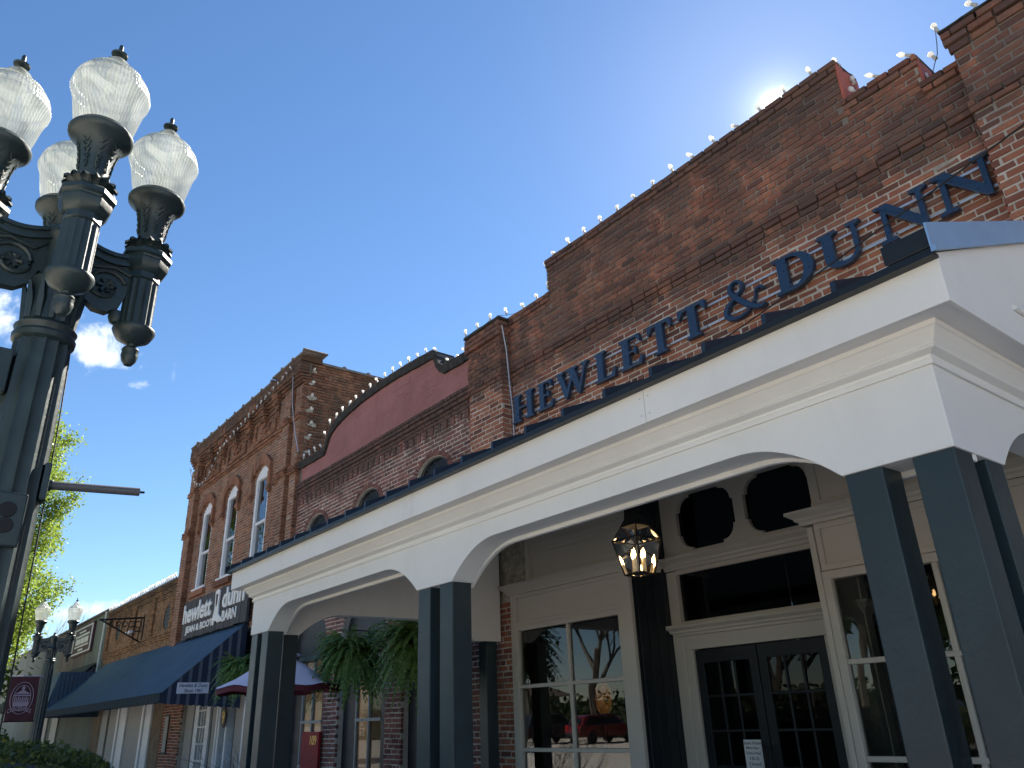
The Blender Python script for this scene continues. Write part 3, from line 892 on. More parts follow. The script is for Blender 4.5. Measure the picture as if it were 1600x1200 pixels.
def glyph(ch):
    """outline(s) on a unit box, thick and thin strokes with bracketed serifs"""
    s = 0.06   # serif height
    if ch == 'H':
        return [[(0, 0), (.40, 0), (.40, s), (.31, s * 1.4), (.31, .46), (.69, .46), (.69, s * 1.4), (.60, s), (.60, 0), (1, 0), (1, s), (.91, s * 1.4), (.91, 1 - s * 1.4), (1, 1 - s), (1, 1), (.60, 1), (.60, 1 - s), (.69, 1 - s * 1.4), (.69, .54), (.31, .54), (.31, 1 - s * 1.4), (.40, 1 - s), (.40, 1), (0, 1), (0, 1 - s), (.09, 1 - s * 1.4), (.09, s * 1.4), (0, s)]], []
    if ch == 'E':
        return [[(0, 0), (.95, 0), (1, .27), (.93, .27), (.80, .09), (.45, .07), (.42, .10), (.42, .46), (.62, .47), (.70, .38), (.75, .38), (.75, .64), (.70, .64), (.62, .54), (.42, .54), (.42, .91), (.45, .93), (.76, .92), (.88, .76), (.95, .76), (.92, 1), (0, 1), (0, 1 - s), (.13, 1 - s * 1.5), (.13, s * 1.5), (0, s)]], []
    if ch == 'L':
        return [[(0, 0), (.94, 0), (1, .30), (.93, .30), (.78, .09), (.46, .07), (.42, .10), (.42, 1 - s * 1.5), (.56, 1 - s), (.56, 1), (0, 1), (0, 1 - s), (.12, 1 - s * 1.5), (.12, s * 1.5), (0, s)]], []
    if ch == 'T':
        return [[(.24, 0), (.76, 0), (.76, s), (.64, s * 1.6), (.64, .91), (.80, .91), (.93, .72), (1, .72), (.98, 1), (.02, 1), (0, .72), (.07, .72), (.20, .91), (.36, .91), (.36, s * 1.6), (.24, s)]], []
    if ch == 'W':
        return [[(.27, 0), (.33, 0), (.505, .58), (.66, 0), (.72, 0), (.93, .90), (1, .94), (1, 1), (.78, 1), (.78, .94), (.86, .91), (.735, .33), (.60, .90), (.66, .94), (.66, 1), (.335, 1), (.335, .94), (.40, .91), (.45, .70), (.345, .33), (.20, .90), (.265, .94), (.265, 1), (0, 1), (0, .94), (.06, .90)]], []
    if ch == 'N':
        return [[(0, 0), (.33, 0), (.33, s), (.22, s * 1.7), (.22, .74), (.80, 0), (.89, 0), (.89, 1 - s * 1.7), (1, 1 - s), (1, 1), (.68, 1), (.68, 1 - s), (.79, 1 - s * 1.7), (.79, .32), (.27, 1), (0, 1), (0, 1 - s), (.12, 1 - s * 1.9), (.12, s * 1.7), (0, s)]], []
    if ch == 'U':
        pts = [(.0, 1), (.0, 1 - s), (.11, 1 - s * 1.6), (.11, .34)]
        pts += [(.50 - .39 * math.cos(a), .30 - .32 * math.sin(a)) for a in [k * PI / 14 for k in range(1, 14)]]
        pts += [(.89, .34), (.89, 1 - s * 1.6), (1, 1 - s), (1, 1), (.68, 1), (.68, 1 - s), (.79, 1 - s * 1.6), (.79, .34)]
        pts += [(.57 + .22 * math.cos(a), .30 - .21 * math.sin(a)) for a in [k * PI / 12 for k in range(1, 12)]]
        pts += [(.35, .34), (.35, 1 - s * 1.6), (.46, 1 - s), (.46, 1)]
        return [pts], []
    if ch == 'D':
        pts = [(0, 0), (.45, 0)] + [(.45 + .55 * math.cos(a), .5 + .5 * math.sin(a)) for a in [-PI / 2 + k * PI / 20 for k in range(1, 20)]] + [(.45, 1), (0, 1), (0, 1 - s), (.11, 1 - s * 1.5), (.11, s * 1.5), (0, s)]
        hole = [(.36, .08), (.45, .08)] + [(.45 + .31 * math.cos(a), .5 + .42 * math.sin(a)) for a in [-PI / 2 + k * PI / 16 for k in range(1, 16)]] + [(.45, .92), (.36, .92)]
        return [pts], [hole]


def ampersand(mb, x0, x1, z0, z1):
    P = [(.98, .44), (.94, .53), (.84, .52), (.80, .45), (.78, .33), (.70, .18), (.56, .05), (.38, .00), (.18, .03), (.06, .16), (.07, .33), (.20, .47), (.36, .57), (.50, .70), (.52, .84), (.43, .96), (.30, .96), (.22, .84), (.25, .68), (.38, .48), (.56, .25), (.72, .10), (.88, .02), (.99, .06)]
    Wd = [.05, .09, .08, .05, .05, .05, .06, .09, .13, .15, .14, .10, .06, .06, .09, .08, .08, .12, .15, .16, .16, .15, .11, .05]
    pts = []; wd = []
    for i in range(len(P) - 1):     # Catmull-Rom
        p0, p1, p2, p3 = P[max(i - 1, 0)], P[i], P[i + 1], P[min(i + 2, len(P) - 1)]
        for k in range(4):
            t_ = k / 4
            q = [0.5 * (2 * p1[j] + (p2[j] - p0[j]) * t_ + (2 * p0[j] - 5 * p1[j] + 4 * p2[j] - p3[j]) * t_ ** 2 + (3 * p1[j] - p0[j] - 3 * p2[j] + p3[j]) * t_ ** 3) for j in (0, 1)]
            pts.append(q); wd.append(Wd[i] + (Wd[i + 1] - Wd[i]) * t_)
    pts.append(P[-1]); wd.append(Wd[-1])
    sx, sz = x1 - x0, z1 - z0
    n = len(pts); ring = []
    for i in range(n):
        a, b_ = pts[max(i - 1, 0)], pts[min(i + 1, n - 1)]
        tx, tz = (b_[0] - a[0]) * sx, (b_[1] - a[1]) * sz
        l = math.hypot(tx, tz) or 1; nx, nz = -tz / l, tx / l
        w = wd[i] * 0.5 * sz
        cx, cz = x0 + pts[i][0] * sx, z0 + pts[i][1] * sz
        yf = D - 0.10 - 0.006 * i / n
        ring.append([(cx + nx * w, yf + .012, cz + nz * w), (cx + nx * w * .75, yf, cz + nz * w * .75), (cx - nx * w * .75, yf, cz - nz * w * .75), (cx - nx * w, yf + .012, cz - nz * w), (cx - nx * w, D - .045, cz - nz * w), (cx + nx * w, D - .045, cz + nz * w)])
    vs_ = [p for r_ in ring for p in r_]; fs_ = []
    for i in range(n - 1):
        for j in range(6):
            fs_.append((i * 6 + j, i * 6 + (j + 1) % 6, (i + 1) * 6 + (j + 1) % 6, (i + 1) * 6 + j))
    fs_.append(tuple(range(6))); fs_.append(tuple((n - 1) * 6 + j for j in reversed(range(6))))
    mb.add(vs_, fs_)


for ch, a, b_ in (('H', -8.10, -7.62), ('E', -7.53, -7.21), ('W', -7.13, -6.49), ('L', -6.37, -6.00), ('E', -5.92, -5.54), ('T', -5.44, -5.06), ('T', -4.96, -4.55), ('&', -4.33, -3.80), ('D', -3.66, -3.21), ('U', -3.14, -2.68), ('N', -2.54, -2.04), ('N', -2.0, -1.50)):
    mb = MB()
    if ch == '&': ampersand(mb, a, b_, LZ0 - .01, LZ1 + .02); mb.build('letter', MT['letter'], sign, smooth=True)
    else:
        o, h = glyph(ch)
        f_ = lambda p: (a + p[0] * (b_ - a), LZ0 + p[1] * LH)
        mb.xz([f_(p) for p in o[0]], D - 0.105, D - 0.045, holes=[[f_(p) for p in q] for q in h])
        mb.build('letter', MT['letter'], sign, bevel=0.006)
for z in (5.565, 5.805):
    MB().box(-8.05, -1.40, D - .0445, D - .030, z - .012, z + .012).build('rail', MT['alu'], sign, bevel=0.002)
    k = -7.9
    while k < -1.45:
        MB().lathe([(0.009, 0), (0.009, .004)], (0, 0, 0), 8).build('bolt', MT['wire'], sign).matrix_parent_inverse = Matrix.Translation(-sign.location) @ Matrix.Translation((k, D - .045, z)) @ Matrix.Rotation(PI / 2, 4, 'X')
        k += 0.55

# ------------------------------------------------------------------ string lights
MT['bulb'] = None
m, t, b, out = ntree('frosted_bulb_glass')
b.inputs['Base Color'].default_value = (0.92, 0.90, 0.84, 1); b.inputs['Roughness'].default_value = 0.22
tl = nd(t, 'ShaderNodeBsdfTranslucent'); tl.inputs[0].default_value = (0.95, 0.93, 0.88, 1)
mx = nd(t, 'ShaderNodeMixShader'); mx.inputs[0].default_value = 0.55
t.links.new(b.outputs[0], mx.inputs[1]); t.links.new(tl.outputs[0], mx.inputs[2]); t.links.new(mx.outputs[0], out.inputs[0])
MT['bulb'] = m
MT['socket'] = plain('cream_lamp_socket', (0.5, 0.48, 0.42), 0.5)


def bulb_mesh():
    mb = MB()
    mb.lathe([(0.0, 0.115), (0.012, 0.112), (0.021, 0.098), (0.026, 0.078), (0.022, 0.055), (0.013, 0.038), (0.013, 0.03)], n=10)
    return mb.mesh('bulb')


def socket_mesh():
    mb = MB(); mb.lathe([(0.014, 0.032), (0.016, 0.015), (0.014, -0.012), (0.006, -0.02)], n=8); mb.box(-.018, .018, -.006, .006, -.035, -.005)
    return mb.mesh('socket')


BULB, SOCK = bulb_mesh(), socket_mesh()
BULB.materials.append(MT['bulb']); SOCK.materials.append(MT['socket'])
BULB.polygons.foreach_set('use_smooth', [True] * len(BULB.polygons))


def string_lights(label, pts, spacing, lean=(-0.5, -0.1), sc=1.0, cord_r=0.004, sag=0.015):
    """a cord along pts with bulbs clipped on at even spacing"""
    P = [Vector(p) for p in pts]
    th = thing('string_lights', label, 'string lights', tuple(P[0]))
    cord = []; acc = 0.0
    for i in range(len(P) - 1):
        L_ = (P[i + 1] - P[i]).length; d = (P[i + 1] - P[i]) / max(L_, 1e-6)
        n = max(1, int(L_ / 0.11))
        for k in range(n):
            q = P[i] + d * (L_ * k / n); cord.append(q + Vector((0, 0, -sag * math.sin(k * 1.9) ** 2)))
        s_ = spacing - acc
        while s_ <= L_ + 1e-6:
            q = P[i] + d * s_
            rot = (lean[1] + rnd.uniform(-.25, .25), lean[0] + rnd.uniform(-.35, .35), 0)
            for me, nm in ((SOCK, 'socket'), (BULB, 'bulb')):
                if nm == 'socket':
                    o = bpy.data.objects.new('socket', me)
                else: o = bpy.data.objects.new('bulb', me)
                COL.objects.link(o); o.location = q + Vector((0, 0, 0.03 * sc)); o.rotation_euler = rot; o.scale = (sc, sc, sc); put(o, th)
            s_ += spacing
        acc = (acc + L_) % spacing if L_ < spacing - acc else (L_ - (spacing - acc)) % spacing
    cord.append(P[-1])
    MB().tube(cord, cord_r, 5).build('cord', MT['bulbcord'], th, recalc=False)
    return th


zc = 0.03
yl = D - .02
string_lights('white bulb string along the stepped brick parapet above the navy lettering',
              [(-9.06, PY - .05, 6.95), (-9.06, PY - .05, 7.27), (-8.2, PY - .04, 7.27), (-8.0, yl, 7.29), (-7.26, yl, 7.29), (-7.26, yl, 7.84), (-2.58, yl, 7.84), (-2.50, yl + .25, 7.75), (-2.50, yl + .2, 7.42), (-2.42, yl, 7.30), (-1.85, yl, 7.30), (-1.80, yl + .1, 7.0), (-1.58, PY - .06, 6.95), (-1.54, PY - .06, 7.17), (1.0, PY - .06, 7.17)], 0.328, sc=1.02)

# ------------------------------------------------------------------ power cable across the sign
def cable(label, pts, r=0.006, mat='wire', name='cable'):
    o = MB().tube(pts, r, 6).build(name, MT[mat], None, smooth=True, recalc=False)
    return tag(o, label, 'cable')


def catenary(a, b_, sag, n=24):
    a, b_ = Vector(a), Vector(b_)
    return [tuple(a.lerp(b_, k / n) + Vector((0, 0, -sag * 4 * (k / n) * (1 - k / n)))) for k in range(n + 1)]


cable('black power cable slanting across the navy letters to the porch roof', catenary((1.0, 6.36, 6.38), (-6.3, 6.42, 4.92), 0.10), 0.008)
cable('thin grey conduit wire running down the brick pier left of the letter H', [(-8.16, PY - .0, 7.1), (-8.17, 6.48, 6.7), (-8.175, 6.52, 6.2), (-8.165, 6.56, 5.7), (-8.16, 6.56, 4.9)], 0.011, 'alu')

# ------------------------------------------------------------------ wine brick building with painted parapet
b2 = thing('painted_parapet_shop', 'dark brick shop with faded red painted curved parapet and three grilled arched windows', 'building', (-12.5, D, 0))
BX0, BX1 = -15.98, -9.03


B2P = [(-15.98, 7.04), (-14.70, 7.02), (-14.62, 7.10), (-14.50, 7.32), (-14.36, 7.44), (-13.98, 7.56), (-13.5, 7.63), (-13.0, 7.675), (-12.3, 7.70), (-11.5, 7.68), (-10.8, 7.64), (-10.33, 7.60), (-10.27, 7.42), (-10.13, 7.24), (-10.06, 7.18), (-9.0, 7.15)]


def b2top(x):
    for (xa, za), (xb, zb) in zip(B2P, B2P[1:]):
        if x <= xb: return za + (zb - za) * max(0, min(1, (x - xa) / (xb - xa)))
    return 7.15


outline = [(BX0, 4.3), (BX1, 4.3)] + [(x, b2top(x) - 0.02) for x in [BX1 + (BX0 - BX1) * k / 70 for k in range(71)]]
ARC = [(-10.42, 5.33, 0.50), (-12.68, 5.33, 0.50), (-14.92, 5.33, 0.50)]


def archhole(cx, zs, r, z0, grow=0.0, n=14):
    return [(cx - r - grow, z0), (cx + r + grow, z0)] + [(cx + (r + grow) * math.cos(a), zs + (r + grow) * 0.62 * math.sin(a)) for a in [k * PI / n for k in range(n + 1)]]


MB().xz(outline, D - .003, D + .4, holes=[archhole(cx, zs, r - .0, 4.6) for cx, zs, r in ARC]).build('wall_core', MT['mortar2'], b2)
MB().box(BX0, BX1, D + .42, 20, 4.3, 6.4).build('roof_deck', MT['coping'], b2)


def b2reg(z):
    xs = [(BX0, BX1)]
    for cx, zs, r in ARC:
        rr = r + 0.12
        if z < zs: w = rr
        elif z < zs + rr * .63: w = rr * math.sqrt(max(0, 1 - ((z - zs) / (rr * .63)) ** 2))
        else: continue
        new = []
        for a, b_ in xs:
            if cx + w <= a or cx - w >= b_: new.append((a, b_))
            else:
                if cx - w > a: new.append((a, cx - w))
                if cx + w < b_: new.append((cx + w, b_))
        xs = new
    return xs


sets2 = [(list(lay(b2reg, 4.9, 6.17)), D, 0.010), (list(lay(reg(BX0, BX1), 6.17, 6.32, hdr=2)), D, 0.03), (list(lay(reg(BX0, BX1), 6.32, 6.40)), D, 0.055), (list(lay(reg(BX0, BX1), 6.40, 6.55, hdr=2)), D, 0.075)]
# dentil bricks under the corbel
x = BX0 + .05
dent = []
while x < BX1 - .1: dent.append((x, x + .1, 6.02, 6.16)); x += .21
sets2.append((dent, D, 0.03))
LOWP = [(-9.62, -9.05), (-11.80, -11.27), (-14.08, -13.50), (-15.98, -15.74)]
for a, b_ in LOWP: sets2.append((list(lay(reg(a, b_), 0.1, 3.0)), D, 0.01))
# spandrels over the ground-floor arches
LARC = [(-10.445, 0.82), (-12.65, 0.85), (-14.91, 0.83)]


def b2low(z):
    xs = [(BX0, BX1)]
    for cx, r in LARC:
        h = z - 2.95
        if h > r + .0: continue
        w = math.sqrt(max(0, r * r - h * h))
        xs = [s_ for a, b_ in xs for s_ in ([(a, b_)] if cx + w <= a or cx - w >= b_ else [(a, cx - w), (cx + w, b_)])]
    return xs


sets2.append((list(lay(b2low, 3.0, 4.3)), D, 0.01))
bw2 = masonry(b2, MT['brick2'], sets2, 300, lambda x, z: (z < 4.95 and z > 3.5))
# rowlock arches over the small windows
for cx, zs, r in ARC:
    n = 19
    for k in range(n):
        a0, a1 = PI * (k + .08) / n, PI * (k + .92) / n
        pts_ = [(cx + q * math.cos(a), zs + q * .64 * math.sin(a)) for q, a in ((r + .005, a0), (r + .115, a0), (r + .115, a1), (r + .005, a1))]
        bw2.xz(pts_, D - .022, D + .05)
kind(bw2.build('brickwork', MT['brick2'], b2, recalc=False), 'stuff')
for a, b_ in LOWP: MB().box(a + .01, b_ - .01, D - .003, D + .3, 0.1, 3.0).build('pier_core', MT['mortar2'], b2)
MB().xz([(BX0, 2.95), (BX0, 4.29), (BX1, 4.29), (BX1, 2.95)] + [p for cx, r in LARC for p in [(cx + r * math.cos(a), 2.95 + r * math.sin(a)) for a in [k * PI / 12 for k in range(13)]]], D - .0025, D + .3).build('spandrel_core', MT['mortar2'], b2)
# painted parapet: brick showing faintly through the paint
pp = MB()
def b2pan(z): 
    r_ = []; st = None
    for k in range(141):
        x = BX0 + .12 + (BX1 - BX0 - .36) * k / 140
        if b2top(x) - 0.16 > z + .03:
            if st is None: st = x
        elif st is not None: r_.append((st, x)); st = None
    if st is not None: r_.append((st, BX1 - .24))
    return r_
for q in lay(b2pan, 6.56, 7.60, J=0.005, L=.21, H=.068, hdr=6): brick_shell(pp, q[0], q[1], q[2], q[3], 0.012, -0.03, front(D), 0.002)
MB().xz([(BX0 + .12, 6.555), (BX1 - .24, 6.555)] + [(x, b2top(x) - 0.15) for x in [BX1 - .24 - (BX1 - BX0 - .36) * k / 70 for k in range(71)]], D - 0.0088, D + .003).build('painted_panel', MT['redpaint'], b2)
pp.build('painted_bricks', MT['redpaint'], b2, recalc=False)
# sooty coping following the parapet
cp = MB()
N = 64
xs_ = [BX0 - .02 + (BX1 - BX0) * k / N for k in range(N + 1)]
top = [(x, b2top(x) + .012 + rnd.uniform(-.008, .01)) for x in xs_]; bot = [(x, b2top(x) - .15 + rnd.uniform(-.012, .012)) for x in reversed(xs_)]
cp.xz(top + bot, D - .06, D + .40)
cp.build('coping', MT['coping'], b2)
MB().box(BX1 - .25, BX1 + .02, D - .03, D + .003, 6.55, 7.02).build('end_strip', MT['brick2'], b2)
# the back of the curved crest seen over the lower shoulder
MB().box(-10.44, -10.32, D + .02, D + 1.0, 7.0, 7.56).build('crest_return', MT['coping'], b2, bevel=.02)
# grilled arched windows
MT['grille'] = plain('blue_black_wrought_iron', (0.025, 0.04, 0.055), 0.45, metal=0.3)
for cx, zs, r in ARC:
    q = MB(); q.xz(archhole(cx, zs, r - .01, 4.62), D + .10, D + .12)
    w_ = q.build('arched_window', MT['navy'], b2)
    gr = MB()
    for s_ in (-1, 1):
        for kx in (0.13, 0.33):
            for kz in (0.0, 0.13, -.15, -.3):
                if (kx + .08) ** 2 / r ** 2 + max(0, kz + .08) ** 2 / (r * .62) ** 2 > 1: continue
                pts_ = [(cx + s_ * (kx + (.085 - .006 * k) * math.cos(k * .5)), D + .055, zs + kz + (.085 - .006 * k) * math.sin(k * .5)) for k in range(14)]
                gr.tube(pts_, .009, 5)
    gr.tube([(cx, D + .055, 4.65), (cx, D + .055, zs + r * .6)], .01, 5)
    for kz in (-.42, -.2): gr.tube([(cx - r, D + .055, zs + kz), (cx + r, D + .055, zs + kz)], .009, 5)
    gr.tube([(cx + (r - .03) * math.cos(a), D + .055, zs + (r - .03) * .62 * math.sin(a)) for a in [k * PI / 14 for k in range(15)]], .014, 5)
    gr.build('grille', MT['grille'], w_, smooth=True, recalc=False)
# ground floor: navy arched bays with windows
for i, (cx, r) in enumerate(LARC):
    bay = MB().xz([(cx - r, .12), (cx + r, .12)] + [(cx + r * math.cos(a), 2.95 + r * math.sin(a)) for a in [k * PI / 16 for k in range(17)]], D + .12, D + .18,
                  holes=[[(cx - .38, .9), (cx + .52, .9), (cx + .52, 2.72), (cx - .38, 2.72)]]).build('arched_bay', MT['navy'], b2, bevel=.006)
    for k, (xa, xb) in enumerate(((cx - .38, cx + .07), (cx + .07, cx + .52))):
        MB().box(xa, xa + .04, D + .11, D + .17, .9, 2.72).build('sash_stile', MT['greywood'], bay, bevel=.004)
        p = MB(); p.add([(xa + .04, D + .15, .9), (xb, D + .15, .9), (xb, D + .15, 2.72), (xa + .04, D + .15, 2.72)], [(0, 1, 2, 3)]); p.build('pane', MT['bayglass'], bay, recalc=False)
    MB().box(cx - .38, cx + .52, D + .105, D + .165, 1.62, 1.67).build('sash_rail', MT['greywood'], bay, bevel=.004)
    MB().box(cx - .38, cx + .52, D + .10, D + .17, .86, .91).build('sill', MT['greywood'], bay, bevel=.004)
    MB().box(cx - .44, cx + .58, D + .02, D + .11, 2.74, 2.82).build('hood', MT['post'], bay, bevel=.006)
MB().box(BX0, BX1, 8.6, 8.7, 0, 4.2).build('shop_interior', MT['room'], b2)
# red door panel with its number, next to the first bay
rd = MB().box(-14.72, -13.98, D - .10, D - .05, .15, 1.48).build('red_board', plain('dull_red_paint', (0.26, 0.012, 0.018), 0.6, spec=.3), b2, bevel=.01)
MT['gold'] = plain('gold_leaf', (0.55, 0.36, 0.10), 0.4, metal=0.6)
text_fit('number', '109', -14.33, -14.06, 1.26, 1.42, front(D - .10), MT['gold'], rd, 0.006, 0.01)
string_lights('white bulb string following the curved red painted parapet', [(BX0 - .05, D - .05, 7.08), (-14.80, D - .05, 7.08), (-14.55, D - .05, 7.49)] + [(x, D - .05, b2top(x) + .02) for x in (-13.9, -13.2, -12.5, -11.8, -11.1, -10.35)] + [(-10.2, D + .2, 7.36), (-10.05, D + .1, 7.20), (-9.15, D - .05, 7.19)], 0.30, sc=1.0)
# ------------------------------------------------------------------ two-storey brick building
tw = thing('two_storey_brick_building', 'tall orange brick building with corbelled cornice and three white arched sash windows', 'building', (-20, D, 0))
TX0, TX1, TZ = -24.3, -16.0, 9.70
WIN = [(-22.45, 0.95), (-20.42, 0.95), (-18.32, 0.95)]
WZ0, WZS, WR = 5.15, 7.36, 0.26


def segtop(dx, w): return WZS + WR * (1 - (dx / (w / 2)) ** 2)


def winhole(cx, w, z0=WZ0, g=0.0):
    n = 12
    return [(cx - w / 2 - g, z0), (cx + w / 2 + g, z0)] + [(cx + (w / 2 + g) * (1 - 2 * k / n), segtop((w / 2) * (1 - 2 * k / n), w) + g) for k in range(n + 1)]


MB().xz([(TX0, 3.7), (TX1 - .04, 3.7), (TX1 - .04, TZ - .05), (TX0, TZ - .05)], D - .003, D + .45, holes=[winhole(cx, w) for cx, w in WIN]).build('wall_core', MT['mortar3'], tw)
MB().box(TX0, TX1 - .03, D + .46, 10.6, 3.7, TZ - .12).build('body', MT['mortar3'], tw)
WINCUT = [(cx, w / 2 + .10) for cx, w in WIN]


def cutwin(a0, b0, z):
    xs = [(a0, b0)]
    for (cx, w) in WIN:
        if z < WZ0: continue
        if z < WZS: hw = w / 2
        elif z < WZS + WR: hw = (w / 2) * math.sqrt(max(0, 1 - (z - WZS) / WR))
        else: continue
        xs = [s_ for a, b_ in xs for s_ in ([(a, b_)] if cx + hw <= a or cx - hw >= b_ else [(a, cx - hw), (cx + hw, b_)])]
    return xs


sets3 = [(list(lay(lambda z: cutwin(TX0, TX1, z), 3.75, 8.15)), D, 0.010)]
sets3.append((list(lay(reg(TX0, TX1), 8.15, 8.22, hdr=0)), D, 0.05))
sets3.append((list(lay(reg(TX0, TX1), 8.22, 8.30, hdr=0)), D, 0.08))
sets3.append((list(lay(reg(TX0, TX1), 8.30, 9.02)), D, 0.015))
for k in range(4): sets3.append((list(lay(reg(TX0, TX1), 9.02 + k * .0735, 9.085 + k * .0735, hdr=0, ph=k)), D, 0.05 + .045 * k))
sets3.append((list(lay(reg(TX0 - .02, TX1 + .02), 9.315, 9.62, hdr=2)), D, 0.215))
# panels with raised rims in the frieze, and stepped brackets between
PAN = [(-23.2, -21.75), (-21.15, -19.7), (-19.1, -17.65)]
for a, b_ in PAN:
    sets3.append((list(lay(reg(a, b_), 8.36, 8.44, hdr=0)), D, 0.055)); sets3.append((list(lay(reg(a, b_), 8.86, 8.94, hdr=0)), D, 0.055))
    for xx in (a, b_ - .1): sets3.append((list(lay(reg(xx, xx + .1), 8.44, 8.86, hdr=0)), D, 0.055))
    sets3.append((list(lay(reg(a + .45, b_ - .45), 8.56, 8.74, hdr=0)), D, 0.05))
BRK = [-23.45, -22.48, -21.45, -20.42, -19.4, -18.37, -17.45]
brside = []
for cx in BRK:
    for k, (z0, w, p) in enumerate(((8.50, .12, .06), (8.65, .18, .10), (8.80, .24, .14), (8.95, .30, .19), (9.1, .36, .22))):
        sets3.append((list(lay(reg(cx - w / 2, cx + w / 2), z0, z0 + .14, hdr=0)), D, p)); brside.append((cx + w / 2, z0, z0 + .14, p))
# pilasters
PIL = [(-17.30, -16.95, .09), (-16.86, -16.46, .17), (-16.37, -16.0, .10), (-24.3, -23.9, .10), (-23.82, -23.5, .16)]
for a, b_, p in PIL:
    sets3.append((list(lay(reg(a, b_), 3.75, 9.0)), D, p)); brside.append((b_, 3.75, 9.0, p))
    sets3.append((list(lay(reg(a - .03, b_ + .03), 6.85, 7.05, hdr=0)), D, p + .05))
    sets3.append((list(lay(reg(a - .02, b_ + .02), 8.15, 8.30, hdr=0)), D, p + .05))
# hood moulds: bricks on the arch and dropped corbel ends
bw3 = masonry(tw, MT['brick3'], sets3, 300, lambda x, z: z < 5.0 and x > -18)
for cx, w in WIN:
    n = 15
    for k in range(n):
        x0_, x1_ = -w / 2 - .13 + (w + .26) * (k + .06) / n, -w / 2 - .13 + (w + .26) * (k + .94) / n
        f2 = lambda x: segtop(x * .86, w)
        bw3.xz([(cx + x0_, f2(x0_) + .02), (cx + x1_, f2(x1_) + .02), (cx + x1_ * 1.05, f2(x1_) + .26), (cx + x0_ * 1.05, f2(x0_) + .26)], D - .085, D + .05)
    for s_ in (-1, 1):
        xc = cx + s_ * (w / 2 + .115)
        bw3.box(xc - .075, xc + .075, D - .085, D + .02, 6.98, 7.34); bw3.box(xc - .095, xc + .095, D - .105, D + .02, 6.88, 6.98); bw3.box(xc - .06, xc + .06, D - .07, D + .02, 6.80, 6.88)
    bw3.box(cx - w / 2 - .12, cx + w / 2 + .12, D - .09, D + .05, WZ0 - .17, WZ0 - .02)
for xr, z0, z1, p in brside:
    for q in lay(reg(D - p, D - .012), z0, z1, hdr=0): brick_shell(bw3, q[0], q[1], q[2], q[3], 0.0, -0.05, rightface(xr))
kind(bw3.build('brickwork', MT['brick3'], tw, recalc=False), 'stuff')
for a, b_, p in PIL: MB().box(a + .02, b_ - .02, D - p + .006, D + .1, 3.75, 9.0).build('pilaster_core', MT['mortar3'], tw)
MB().box(TX0, TX1, D - .20, D + .1, 9.32, 9.6).build('cornice_core', MT['mortar3'], tw)
# side wall towards the painted parapet shop, older and mossy
sb = MB()
for q in lay(reg(D, 10.6), 5.6, TZ - .08, hdr=5): brick_shell(sb, q[0], q[1], q[2], q[3], 0.008, -0.04, rightface(TX1 - .012))
kind(sb.build('side_brickwork', MT['brick3s'], tw, recalc=False), 'stuff')
# pale mortar patches where string-light clips were fixed
MT['patch'] = plain('pale_patch_mortar', (0.42, 0.37, 0.29), 0.9, var=0.3, scale=14)
for k in range(7):
    z = 7.35 + k * .34; y = 6.74 + rnd.uniform(-.03, .06); h_ = rnd.uniform(.5, 1.0)
    MB().yz([(y + .13 * h_ * math.cos(a) * rnd.uniform(.5, 1.3), z + .06 * h_ * math.sin(a) * rnd.uniform(.5, 1.3)) for a in [i * PI / 5 for i in range(10)]], TX1 - .02, TX1 + .006).build('mortar_patch', MT['patch'], tw)
# coping tiles along the top: half-round, one by one
ct = MB(); ct.box(-.30, .30, -.26, .30, 0, .045); ct.lathe([(.001, -.27), (.055, -.27), (.055, .31), (.001, .31)], n=8)
ctm = MB()
for v in ct.v[:8]: pass
tile = MB(); tile.box(-.31, .31, -.25, .32, 0, .05)
pts_ = [(.33 + .06 * math.cos(a), .03 + .06 * math.sin(a)) for a in [k * PI / 6 for k in range(7)]]
tile.prism(pts_, lambda a, b_, t_: (a, t_, b_), -.27, .34)
tme = tile.mesh('coping_tile'); tme.materials.append(MT['coping4'] if 'coping4' in MT else MT.setdefault('coping4', plain('grey_clay_coping', (0.16, 0.135, 0.12), 0.85, var=0.3, scale=6)))
x = TX0 + .3
while x < TX1 + .05:
    o = bpy.data.objects.new('coping_tile', tme); COL.objects.link(o); o.location = (x, D + .02, 9.63 + (0.10 if x > -17.5 or x < -23.4 else 0)); o.rotation_euler = (0, rnd.uniform(-.015, .015), 0); put(o, tw); x += .66
MB().box(-17.45, TX1 + .03, D - .2, D + .35, 9.62, 9.73).build('corner_block', MT['brick3'], tw); MB().box(TX0 - .03, -23.45, D - .2, D + .35, 9.62, 9.73).build('corner_block', MT['brick3'], tw)
y = D + .6
while y < 10.6:
    o = bpy.data.objects.new('coping_tile', tme); COL.objects.link(o); o.location = (TX1 - .13, y, TZ - .08); o.rotation_euler = (0, 0, PI / 2); o.scale = (1, .62, 1); put(o, tw); y += .66
MB().box(TX1 - .28, TX1 + .05, D + .35, 10.6, TZ - .1, TZ - .05).build('side_coping', MT['coping4'], tw)
